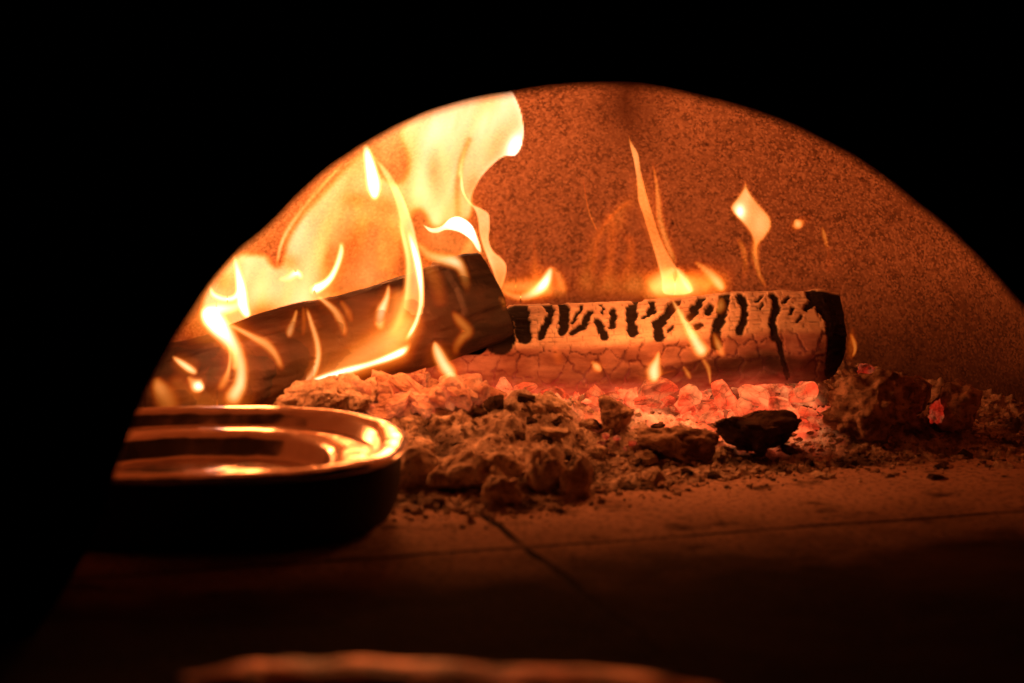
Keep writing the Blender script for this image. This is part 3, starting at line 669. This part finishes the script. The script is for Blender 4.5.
# ------------------------------------------------------------------ flames
def rgb(I):
    I = np.maximum(I, 0); return np.stack([I, 0.365 * I ** 1.5, 0.095 * I ** 2.5], -1)
PROF = {'soft': lambda t: (1 - t * t) ** 3.2, 'hot': lambda t: (1 - t * t) ** 2.4,
        'edge': lambda t: (1 - t ** 4) * (0.35 + 0.9 * np.exp(-((np.abs(t) - 0.72) / 0.2) ** 2)),
        'right': lambda t: (1 - t ** 6) * (0.30 + 1.1 * np.exp(-((t - 0.70) / 0.22) ** 2) + 0.35 * np.exp(-((t + 0.8) / 0.15) ** 2)),
        'left': lambda t: (1 - t ** 6) * (0.30 + 1.1 * np.exp(-((t + 0.70) / 0.22) ** 2))}
def tongue(name, pts, Y, prof='soft', parent=None, amp=0.012, label=None):
    """pts: (px, py, width, glow[, dY])"""
    q = np.array([p if len(p) == 5 else (*p, 0) for p in pts], float)
    L = np.linalg.norm(np.diff(q[:, :2], axis=0), axis=1).sum(); n = max(14, int(L / 1.8))
    s = catmull(q, n); wv = np.maximum(s[:, 2], 0.2) * {'soft': 2.1, 'hot': 1.7}.get(prof, 1.1); g = np.maximum(s[:, 3], 0)
    wv[0] *= 0.3; wv[-1] *= 0.3
    u = np.linspace(0, 1, n)
    g = g * sstep(0, 0.10, u) * sstep(1, 0.86, u)
    tx = np.gradient(s[:, 0]); ty = np.gradient(s[:, 1]); l = np.hypot(tx, ty) + 1e-6; nx, ny = -ty / l, tx / l
    nx, ny = np.where(nx < 0, -nx, nx), np.where(nx < 0, -ny, ny)
    m = 28; an = np.linspace(0, 2 * math.pi, m, endpoint=False); ca, sa = np.cos(an), np.sin(an)
    ph = (q[0, 0] * 0.37 + q[0, 1] * 0.11)
    Yc = Y + s[:, 4] + amp * np.sin(u * 5 + ph)
    v = []; col = []
    pr = PROF[prof](ca * 0.999)
    for i in range(n):
        hw = wv[i] / 2
        px = s[i, 0] + nx[i] * hw * ca; py = s[i, 1] + ny[i] * hw * ca
        yy = Yc[i] + sa * hw * 0.00105 * 0.55
        b = -(py - 341.5) / FPX; dy = math.cos(PITCH) + b * math.sin(PITCH); dz = -math.sin(PITCH) + b * math.cos(PITCH)
        t = (yy - CAM[1]) / dy
        v.append(np.stack([t * (px - 512) / FPX, yy, CAM[2] + t * dz], -1))
        col.append(rgb(g[i] * pr) * 0.5)
    v = np.concatenate(v); col = np.concatenate(col)
    f = grid_faces(n, m, wrapv=True).tolist(); f.append(list(range(m))[::-1]); f.append(list(range((n - 1) * m, n * m)))
    return mesh_obj(name, v, f, M_FLAME, parent, attrs={'fire_rgb': col})
def inpoly(px, py, poly):
    ins = np.zeros(px.shape, bool); n = len(poly)
    for i in range(n):
        x1, y1 = poly[i]; x2, y2 = poly[(i + 1) % n]
        c = ((y1 > py) != (y2 > py)) & (px < (x2 - x1) * (py - y1) / (y2 - y1 + 1e-12) + x1); ins ^= c
    return ins
def sd(px, py, poly):
    d = seg_d(px, py, list(poly) + [poly[0]]); return np.where(inpoly(px, py, poly), d, -d)
def smoothpoly(poly, n=140):
    p = np.array(poly, float); q = np.vstack([p, p[:1]]); return [tuple(a) for a in catmull(q, n)[:-1]]
def blob(px, py, cx, cy, rx, ry, rot=0, pw=1.0):
    c, s = math.cos(rot), math.sin(rot); x = (px - cx) * c + (py - cy) * s; y = -(px - cx) * s + (py - cy) * c
    return np.exp(-((x / rx) ** 2 + (y / ry) ** 2) ** pw)
def sheet(name, bbox, fn, Y, thick, parent, step=1.6, wave=0.02, seed=0):
    """a closed lens of burning gas over a traced outline: a front and a back skin, with its own depth"""
    xs = np.arange(bbox[0], bbox[2], step); ys = np.arange(bbox[1], bbox[3], step)
    X, Yy = np.meshgrid(xs, ys, indexing='ij'); X = X.ravel(); Yy = Yy.ravel()
    I, d = fn(X, Yy)
    q = np.stack([X, Yy, 0 * X], -1)
    yc = (Y(X, Yy) if callable(Y) else Y) + wave * fbm(q, 0.012, 2, seed)
    th = thick * np.sqrt(np.clip(d, 0, 30) / 30)
    V = np.concatenate([Pn(X, Yy, yc - th), Pn(X, Yy, yc + th)]); col = rgb(I) * 0.5; col = np.concatenate([col, col])
    g = grid_faces(len(xs), len(ys)); keep = (d > 0)[g].any(1); g = g[keep]
    f = np.concatenate([g, g[:, ::-1] + len(X)])
    used = np.unique(f); mp = -np.ones(len(V), int); mp[used] = np.arange(len(used))
    return mesh_obj(name, V[used], mp[f], M_FLAME, parent, attrs={'fire_rgb': col[used]})

def gas(pts, Y, par, i0, edge=0.6, soft=2.5, thick=0.007, grad=None, spots=(), ew=2.2, seed=3, right=None):
    poly = smoothpoly(pts, 160); xs = [p[0] for p in pts]; ys = [p[1] for p in pts]
    def fn(X, Yy):
        d = sd(X, Yy, poly); a = sstep(0, soft, d)
        g = i0 if grad is None else np.interp(Yy, grad[0], grad[1])
        e = edge * np.exp(-(d / ew) ** 1.5)
        if right is not None: e = e * sstep(-2, 3, X - np.interp(Yy, right[1], right[0]))
        I = g * (1 + 0.30 * fbm(np.stack([X, Yy * 0.5, 0 * X], -1), 0.07, 2, seed)) + e
        for (cx, cy, rx, ry, v_) in spots: I = I + v_ * blob(X, Yy, cx, cy, rx, ry)
        return a * I, d
    return sheet('flame_tongue', (min(xs) - 4, min(ys) - 4, max(xs) + 5, max(ys) + 5), fn, Y, thick, par, step=1.1, wave=0.008, seed=seed)
def veil(name, bbox, strokes, Y, par, thick=0.02, seed=0, wave=0.02):
    def fn(X, Yy):
        d = np.minimum.reduce([X - bbox[0] - 4, bbox[2] - 4 - X, Yy - bbox[1] - 4, bbox[3] - 4 - Yy])
        I = 0
        for pts, rad, g in strokes: I = I + g * np.exp(-(seg_d(X, Yy, pts) / rad) ** 2)
        q = np.stack([X, Yy * 0.4, 0 * X], -1)
        return np.clip(I * (1 + 0.55 * fbm(q, 0.03, 3, seed)), 0, 9) * sstep(0, 14, d), d
    return sheet(name, bbox, fn, Y, thick, par, step=3.0, wave=wave, seed=seed)
# --- the great fire on the left, behind the dark log
big = empty('flame', tuple(P(330, 300, 0.10)), 'great pale yellow flame filling the left of the oven behind the dark log', 'flame')
BODY = smoothpoly([(196, 312), (203, 285), (232, 252), (250, 250), (268, 252), (277, 262), (284, 238), (300, 212), (325, 185), (345, 163), (366, 146), (376, 160), (384, 172), (398, 178), (404, 160), (396, 130), (420, 104),
                   (470, 90), (500, 84), (510, 88), (517, 100), (522, 114), (524, 130), (522, 146), (515, 156), (504, 157), (492, 166), (480, 180), (473, 198), (474, 212), (470, 222), (452, 226), (440, 232), (428, 228), (418, 214), (408, 236), (392, 268), (380, 290), (340, 312), (300, 330), (250, 334), (205, 330)], 260)
def body_fn(X, Y):
    d = sd(X, Y, BODY)
    jit = 1.5 * fbm(np.stack([X + 0.25 * Y, Y * 0.28, 0 * X], -1), 0.045, 3, 5)
    right = sstep(450, 480, X) * sstep(230, 200, Y)
    soft = 10 * (1 - right) + 1.3 * right
    a = sstep(0, 1, d / soft)
    I = a * (1.38 + 0.34 * jit)
    I += a * right * (0.20 * np.exp(-d / 9) + 0.5 * np.exp(-d / 2.5))
    I += a * (0.4 * blob(X, Y, 486, 122, 14, 20, 0.6) + 2.0 * blob(X, Y, 514, 146, 7, 12, 0.4) + 0.15 * blob(X, Y, 505, 110, 8, 25))
    I += a * (0.5 * blob(X, Y, 430, 128, 26, 24) + 0.25 * blob(X, Y, 300, 260, 30, 30) + 0.4 * blob(X, Y, 300, 232, 14, 30, 0.4))
    # darker folds
    dk = 0.80 * blob(X, Y, 376, 238, 30, 26, 0.3) + 0.85 * blob(X, Y, 366, 262, 40, 26, -0.2) + 0.8 * blob(X, Y, 352, 288, 30, 16, -0.3) + 0.5 * blob(X, Y, 385, 206, 13, 11) + 0.5 * blob(X, Y, 358, 200, 14, 8) \
        + 0.55 * blob(X, Y, 398, 158, 9, 26, -0.3) + 0.35 * blob(X, Y, 434, 172, 8, 22) + 0.42 * np.exp(-(seg_d(X, Y, [(469, 140), (461, 160), (457, 185), (458, 225)]) / 3.2) ** 2) + 0.35 * blob(X, Y, 474, 186, 10, 14, 0.3) \
        + 0.75 * blob(X, Y, 262, 314, 18, 13, -0.4) + 0.45 * blob(X, Y, 222, 282, 12, 12) + 0.4 * blob(X, Y, 290, 262, 9, 8) + 0.4 * blob(X, Y, 412, 218, 12, 22, -0.3) + 0.3 * blob(X, Y, 328, 262, 6, 18, 0.2) + 0.45 * blob(X, Y, 272, 236, 8, 12)
    return I * np.clip(1 - dk, 0.06, 1), d
sheet('flame_body', (190, 78, 532, 340), body_fn, lambda X, Y: 0.15 + 0.05 * np.sin((X - 200) / 70.0) - 0.0002 * (Y - 100), 0.03, big, seed=2)
veil('flame_haze', (150, 70, 520, 350), [([(200, 300), (250, 230), (330, 155), (390, 115)], 34, 0.55), ([(400, 110), (385, 200), (370, 280)], 34, 0.50), ([(440, 240), (470, 250)], 22, 0.55), ([(425, 195), (440, 214), (462, 205)], 16, 0.55), ([(260, 310), (360, 280)], 22, 0.35)], 0.10, big, seed=4)
T = lambda pts, Y, prof='soft', par=big, amp=0.012: tongue('flame_tongue', pts, Y, prof, par, amp)
# bright folds inside the fire
T([(364, 142, 3, .6), (367, 152, 8, 2.5), (371, 170, 11, 4), (374, 188, 12, 4), (375, 203, 4, 2.2)], 0.06, 'hot')
T([(397, 215, 3, .6), (404, 240, 5, 1.2), (408, 262, 6, 1.1), (407, 290, 7, .9), (400, 318, 8, .8), (385, 345, 9, .6)], -0.11, 'soft')
T([(407, 226, 4, .5), (414, 250, 5, 3.0), (419, 272, 5, 3.2), (421, 300, 4, 2.0), (416, 322, 4, 2.0), (404, 344, 4, 3.0)], -0.115, 'soft')
T([(476, 228, 4, .6), (472, 240, 8, .8), (466, 252, 9, .6), (455, 260, 6, .3)], 0.045, 'soft')
T([(415, 240, 5, .5), (428, 254, 8, .9), (442, 259, 9, 1.3), (455, 262, 10, 1.8), (462, 270, 8, 1.0), (466, 284, 8, .4), (468, 296, 4, .15)], -0.09, 'soft')
T([(420, 255, 8, .35), (435, 280, 14, .25), (442, 310, 10, .1)], -0.10, 'soft')
T([(341, 240, 3, 1.0), (341, 252, 6, 2.0), (336, 268, 6, 2.4), (328, 281, 7, 3.0), (315, 289, 9, 3.4), (308, 287, 5, 2)], 0.04, 'hot')
T([(277, 280, 3, .5), (288, 278, 6, 1.4), (297, 273, 6, 2.4), (303, 280, 4, 1)], 0.04, 'soft')
T([(276, 270, 3, .6), (281, 245, 4, 1.2), (291, 225, 5, 1.1), (310, 200, 4, .8), (338, 168, 3, .8), (343, 158, 2, .3)], 0.09, 'soft')
T([(233, 252, 3, .6), (237, 268, 6, 2.2), (241, 288, 9, 4), (243, 305, 10, 4), (249, 318, 6, 2.5), (252, 320, 2, .8)], 0.02, 'hot')
T([(210, 284, 3, .8), (213, 294, 5, 2.2), (224, 299, 6, 2.4), (235, 297, 6, 2.6), (240, 286, 4, 1.5)], 0.02, 'hot')
T([(204, 308, 4, 1), (218, 309, 10, 2.5), (234, 307, 9, 1.8), (246, 300, 5, .8)], 0.02, 'soft')
T([(300, 305, 8, .6), (340, 302, 16, .45), (380, 292, 14, .4), (410, 270, 8, .3)], 0.08, 'soft')
T([(384, 225, 8, .3), (384, 250, 14, .45), (384, 275, 12, .35)], 0.07, 'soft')
gas([(367, 148), (378, 158), (392, 174), (404, 196), (413, 220), (419, 245), (424, 270), (425.5, 300), (421, 325), (411, 345), (397, 357), (384, 362), (388, 350), (397, 335), (401, 312), (404, 288), (405, 262), (400, 236), (397, 214), (389, 188), (378, 168)], -0.10, big, 0.85,
    0.9, 3.0, 0.010, grad=([150, 190, 260, 320, 360], [0.9, 1.25, 1.05, 0.85, 0.9]), spots=[(419, 258, 5, 22, 0.7)], seed=11, right=([380, 398, 410, 414, 408, 395], [150, 190, 240, 290, 330, 360]))
gas([(424, 224), (432, 227), (441, 225), (449, 218), (457, 215.5), (465, 218), (473, 225), (478, 236), (482, 248), (481, 254), (476, 250), (471, 242), (464, 236), (455, 232), (446, 231), (437, 234), (428, 232), (420, 222)], 0.04, big, 2.2, 0.6, 2.5, 0.010, spots=[(455, 222, 12, 7, 2.0), (470, 232, 6, 8, 1.6)], seed=12)
gas([(459, 176), (460, 190), (467, 203), (474, 211), (477, 222), (478, 232), (481, 244), (485, 255), (491, 270), (496, 285), (500, 293), (504, 285), (507.5, 273), (507, 264), (502, 257), (494, 250), (490, 240), (491, 227), (490, 214), (483, 208), (473, 203), (466, 193), (463, 176)], 0.03, big, 0.78, 0.45, 2.6, 0.010, grad=([170, 205, 230, 262, 292], [1.4, 1.35, 1.0, 1.15, 0.7]), seed=13)
T([(470, 138, 2, .2), (465, 150, 3, .5), (461, 165, 4, 1.0), (460, 180, 5, 1.4)], 0.03)
for pts_ in ([(300, 305, 8, .2), (312, 262, 18, .4), (335, 215, 16, .35), (352, 178, 6, .1)], [(262, 312, 8, .2), (262, 285, 16, .5), (268, 262, 8, .2)], [(408, 228, 6, .1), (418, 180, 14, .45), (410, 128, 10, .2)],
             [(442, 218, 6, .2), (447, 172, 12, .4), (430, 118, 10, .3)], [(468, 136, 6, .2), (486, 112, 18, .45), (506, 90, 10, .3)], [(330, 292, 6, .2), (321, 254, 14, .5), (329, 212, 8, .2)],
             [(284, 308, 6, .3), (291, 275, 16, .5), (284, 250, 6, .2)], [(352, 262, 6, .1), (362, 228, 14, .35), (352, 190, 10, .3)], [(226, 300, 6, .2), (228, 272, 14, .5), (246, 248, 6, .2)], [(386, 290, 6, .1), (396, 250, 12, .35), (388, 212, 8, .15)]):
    T(pts_, 0.09)
# haze of flame along the top of the dark log
low = empty('flame', tuple(P(240, 400, -0.16)), 'bright curling flames licking down the front of the dark log', 'flame')
def TL(pts, Y, prof='soft', amp=0.006):
    tongue('flame_tongue', pts, Y, prof, low, amp)
    if max(p[3] for p in pts) > 0.5: tongue('flame_haze', [(p[0], p[1], p[2] * 2.2 + 5, p[3] * 0.13) for p in pts], Y + 0.008, 'soft', low, amp)
TL([(203, 303, 5, 1.2), (208, 312, 15, 4.2), (217, 324, 18, 4.2), (228, 338, 15, 2.6), (237, 352, 12, 1.6), (241, 368, 11, 1.5), (240, 384, 12, 1.7), (234, 396, 14, 1.5), (229, 410, 15, 1.2)], -0.185, 'hot')
TL([(229, 336, 3, .8), (234, 352, 6, 1.0), (235, 372, 6, .9)], -0.19, 'soft')
TL([(226, 335, 4, .6), (230, 352, 3, 1.0), (229, 368, 3, 1.0), (224, 382, 7, .6), (216, 392, 5, .3)], -0.19, 'soft')
TL([(226, 323, 4, .9), (240, 330, 4, 1.1), (255, 338, 6, 1.0), (266, 344, 8, .9), (275, 354, 6, .8), (281, 366, 5, .55), (284, 372, 3, .2)], -0.17, 'soft')
TL([(172, 356, 2, .6), (180, 362, 5, 1.6), (190, 369, 6, 1.8), (198, 374, 4, .9)], -0.20, 'soft')
TL([(187, 376, 2, .4), (193, 382, 8, 1.1), (198, 386, 10, 2.8), (205, 389, 4, 1.4)], -0.20, 'soft')
TL([(155, 376, 5, .2), (159, 386, 12, .7), (166, 398, 18, .5), (172, 412, 18, .3)], -0.22, 'soft')
TL([(170, 372, 5, .15), (185, 392, 26, .22), (210, 405, 30, .25), (260, 402, 20, .15)], -0.20, 'soft')
TL([(297, 309, 2, .7), (294, 320, 4, .8), (290, 331, 6, 1.2), (289, 339, 3, .6)], -0.13, 'soft')
TL([(306, 306, 2, .8), (311, 322, 4, 1.0), (317, 342, 5, 1.1), (318, 358, 5, 1.3), (313, 373, 6, 1.4), (304, 383, 5, 1.4), (292, 391, 3, .9)], -0.135, 'soft')
TL([(303, 306, 2, .3), (304, 322, 4, .25), (303, 338, 3, .1)], -0.13, 'soft')
TL([(316, 296, 3, .9), (324, 301, 4, 1.1), (335, 311, 6, .9), (342, 324, 7, .7), (346, 339, 4, .35)], -0.125, 'soft')
TL([(340, 300, 3, .3), (348, 312, 6, .35), (352, 323, 4, .15)], -0.125, 'soft')
TL([(389, 283, 2, .6), (387, 297, 5, 1.4), (382, 310, 8, 1.9), (380, 322, 8, 1.3), (382, 333, 4, .4)], -0.115, 'soft')
TL([(288, 394, 2, .8), (303, 386, 4, 2.4), (322, 378, 5, 2.8), (345, 371, 6, 3.2), (370, 364, 5, 2.6), (390, 357, 6, 3.2), (404, 350, 6, 3.2), (412, 340, 3, 1.2)], -0.14, 'soft')
TL([(300, 385, 5, .25), (335, 372, 18, .6), (365, 356, 26, .8), (392, 340, 30, .85), (410, 322, 20, .7), (416, 305, 10, .5)], -0.13, 'soft')
TL([(395, 290, 8, .15), (400, 310, 16, .4), (402, 330, 16, .5), (396, 345, 10, .4)], -0.125, 'soft')
TL([(300, 370, 10, .05), (330, 372, 24, .22), (360, 352, 26, .25), (385, 330, 14, .12)], -0.12, 'soft')

veil('flame_haze', (120, 280, 480, 425), [([(160, 395), (260, 370), (330, 345)], 42, 0.13), ([(330, 365), (400, 320)], 26, 0.20), ([(392, 345), (404, 290), (404, 262)], 13, 0.40), ([(170, 380), (230, 400)], 20, 0.12), ([(225, 330), (235, 400)], 16, 0.25), ([(430, 290), (450, 330)], 18, 0.04)], -0.15, low, 0.01, 6, 0.01)
def flame(label, items, base, fog=None):
    r_ = empty('flame', tuple(P(*base)), label, 'flame')
    for it in items:
        tongue('flame_tongue', it[0], it[1], it[2] if len(it) > 2 else 'soft', r_, 0.005)
        if max(p[3] for p in it[0]) > 0.5: tongue('flame_haze', [(p[0], p[1], p[2] * 2.0 + 5, p[3] * 0.12) for p in it[0]], it[1] + 0.008, 'soft', r_, 0.005)
    if fog:
        xs = [p[0] for st in fog for p in st[0]]; ys = [p[1] for st in fog for p in st[0]]; m_ = max(st[1] for st in fog) * 2
        veil('flame_haze', (min(xs) - m_, min(ys) - m_, max(xs) + m_, max(ys) + m_), fog, items[0][1], r_, 0.008, 7, 0.006)
    return r_
flame('small pointed flame in the notch between the dark log end and the pale log', [
    ([(552, 264, 2, 1.0), (549, 274, 7, 2.0), (544, 284, 9, 3.0), (535, 292, 9, 1.8), (522, 297, 7, .9), (508, 294, 5, .6), (499, 286, 3, .3)], 0.045),
    ([(552, 266, 2, .4), (558, 276, 8, .6), (562, 286, 8, .5), (566, 294, 4, .3)], 0.045),
    ([(500, 288, 4, .2), (515, 286, 12, .45), (540, 288, 16, .7), (556, 292, 8, .4)], 0.05),
    ([(534, 240, 2, .06), (535, 260, 6, .22), (536, 280, 8, .2)], 0.05)], (530, 298, 0.045), [([(505, 288), (560, 290)], 9, 0.45), ([(535, 270), (540, 285)], 10, 0.25)])
tall = flame('tall slender flame rising from the middle of the pale log', [
    ([(652, 160, 2, .2), (656, 180, 3, .5), (658, 198, 5, .6), (660, 220, 6, .6), (668, 246, 6, .6), (678, 268, 4, .5)], 0.055),
    ([(633, 200, 4, .12), (620, 208, 4, .22), (608, 220, 4, .2), (598, 238, 5, .18), (594, 262, 6, .15), (593, 280, 6, .1)], 0.06),
    ([(600, 228, 3, .05), (610, 215, 5, .15), (612, 240, 8, .13), (608, 270, 8, .12), (600, 288, 10, .1)], 0.06),
    ([(583, 178, 1.5, .05), (588, 208, 1.6, .35), (594, 224, 1.8, .4), (599, 234, 1.5, .2)], 0.07),
    ([(622, 232, 5, .05), (632, 245, 6, .14), (628, 265, 9, .14), (622, 285, 12, .1)], 0.06)], (660, 292, 0.055), [([(641, 185), (650, 225), (664, 270)], 7, 0.28), ([(585, 280), (596, 238), (628, 203)], 7, 0.20), ([(608, 285), (612, 240), (622, 222)], 6, 0.16), ([(632, 285), (630, 240)], 7, 0.12), ([(590, 285), (640, 285)], 14, 0.22), ([(640, 285), (720, 282)], 12, 0.25)])
gas([(627, 129), (632, 141), (639, 153), (641.5, 168), (645, 184), (650, 202), (656, 221), (662, 239), (670, 255), (679, 269), (686, 281), (691, 294), (664, 295), (660, 277), (654, 255), (648, 235), (642, 215), (637, 200), (636, 184), (633, 163), (629, 146)], 0.055, tall, 0.5, 0.30, 2.6, 0.009,
    grad=([132, 145, 165, 195, 225, 262, 292], [0.5, 0.85, 0.95, 0.62, 0.58, 0.75, 1.1]), seed=14)
flame('low mound of flame at the foot of the tall slender flame', [
    ([(676, 267, 3, .8), (668, 275, 14, 1.1), (660, 284, 22, 1.0), (650, 292, 18, .7)], 0.045),
    ([(676, 267, 3, .9), (683, 278, 8, 1.4), (690, 289, 6, 1.5), (693, 294, 3, .8)], 0.045),
    ([(664, 290, 5, .8), (676, 284, 18, 1.0), (690, 294, 8, .6)], 0.048),
    ([(646, 290, 4, .3), (665, 286, 22, .5), (690, 284, 20, .45), (715, 290, 14, .3)], 0.05)], (668, 294, 0.045), [([(655, 288), (685, 286)], 12, 0.8), ([(690, 290), (715, 290)], 12, 0.35)])
flame('short curved flame right of the low mound on the pale log', [
    ([(693, 261, 2, .3), (702, 267, 6, .6), (711, 275, 9, .9), (719, 284, 9, 1.2), (725, 293, 4, .8)], 0.045),
    ([(688, 270, 4, .15), (700, 278, 14, .4), (712, 288, 12, .5)], 0.05)], (712, 294, 0.045))
def dia_fn(X, Y):
    poly = smoothpoly([(745.5, 179), (751, 192), (762, 206), (771, 217), (772, 228), (766, 238), (759, 247), (757, 260), (753, 254), (752, 242), (748, 232), (740, 222), (732, 213), (730, 206), (737, 196), (742, 188)], 120)
    d = sd(X, Y, poly); a = sstep(-0.5, 4.0, d)
    I = a * (0.85 + 0.9 * blob(X, Y, 740, 212, 8, 10) + 1.0 * blob(X, Y, 740, 211, 4, 6) + 0.25 * blob(X, Y, 760, 224, 7, 14) + 0.3 * blob(X, Y, 747, 195, 6, 8))
    return I * (1 - 0.35 * sstep(225, 258, Y)), d
dia = empty('flame', tuple(P(757, 292, 0.06)), 'lozenge shaped bright flame floating on a thin stem above the pale log', 'flame')
sheet('flame_body', (722, 172, 780, 268), dia_fn, 0.06, 0.010, dia, step=1.0, wave=0.004)
tongue('flame_tongue', [(756, 236, 7, .2), (755, 252, 7, .5), (757, 266, 5, .45), (761, 278, 4, .35), (768, 290, 3, .15)], 0.06, 'soft', dia, 0.003)
tongue('flame_tongue', [(736, 238, 2, .15), (742, 246, 5, .35), (745, 258, 5, .3), (745, 272, 5, .15), (742, 284, 4, .05)], 0.06, 'soft', dia, 0.003)
flame('tiny orange spot of flame floating right of the lozenge flame', [([(795, 219, 3, .5), (798, 224, 9, 1.1), (801, 229, 5, .4)], 0.06)], (798, 229, 0.06))
flame('faint hooked wisp of flame, rightmost in the air above the log', [([(822, 226, 2, .2), (824, 234, 4, .45), (826, 242, 4, .35), (828, 250, 3, .2)], 0.06), ([(828, 250, 2, .1), (829, 262, 5, .08), (827, 275, 4, .04)], 0.06)], (828, 252, 0.06))
flame('thin pale wisp curling round the charred right end of the log', [([(850, 333, 2, .25), (854, 342, 4, .45), (855, 350, 3, .5), (852, 358, 2, .3)], -0.02), ([(853, 326, 2, .1), (851, 345, 7, .15), (850, 362, 4, .08)], -0.02)], (850, 360, -0.02))
flame('long slanting flame streak in front of the middle of the pale log', [([(670, 296, 1.5, .5), (678, 310, 4, 1.0), (687, 326, 7, 1.3), (696, 342, 10, 1.6), (703, 353, 11, 1.5), (707, 359, 5, .7)], -0.07),
    ([(702, 358, 3, .4), (708, 368, 4, .5), (710, 380, 2, .5), (710, 386, 1.5, .3)], -0.07)], (710, 388, -0.07))
flame('short pale flame streak crossing the black char, right of the long streak', [([(722, 297, 3, .2), (720, 306, 9, .5), (716, 314, 6, .2)], -0.06), ([(713, 332, 3, .15), (718, 344, 6, .6), (722, 354, 6, .5), (722, 358, 2, .2)], -0.07)], (720, 358, -0.07))
flame('teardrop flame hanging before the lower face of the pale log', [([(659, 350, 1.5, .5), (657, 360, 6, 1.2), (654, 370, 11, 1.7), (655, 378, 10, 1.5), (658, 382, 4, .5)], -0.075)], (656, 384, -0.075))
flame('faint slanted drop of flame between the finger flame and the teardrop', [([(591, 361, 2, .3), (597, 367, 7, .9), (602, 372, 3, .4)], -0.07), ([(553, 342, 2, .05), (557, 355, 8, .2), (560, 366, 5, .08)], -0.07)], (599, 374, -0.07))
flame('curved pale finger of flame under the cut end of the dark log', [([(434, 340, 2, .8), (437, 350, 8, 1.5), (443, 363, 10, 1.7), (450, 373, 10, 1.6), (458, 381, 4, .7)], -0.12)], (455, 384, -0.12))
flame('soft orange flicker over the dark log end, above the finger flame', [([(451, 310, 3, .15), (459, 320, 8, .45), (468, 331, 9, .4), (462, 338, 8, .4), (456, 348, 7, .25), (458, 358, 4, .1)], -0.11), ([(497, 296, 3, .2), (503, 302, 5, .3), (504, 312, 4, .1)], -0.07)], (456, 360, -0.11))
flame('tiny slanted spark of flame at the foot of the long streak', [([(683, 366, 2, .3), (688, 374, 4, .5), (691, 380, 2, .2)], -0.075)], (690, 381, -0.075))
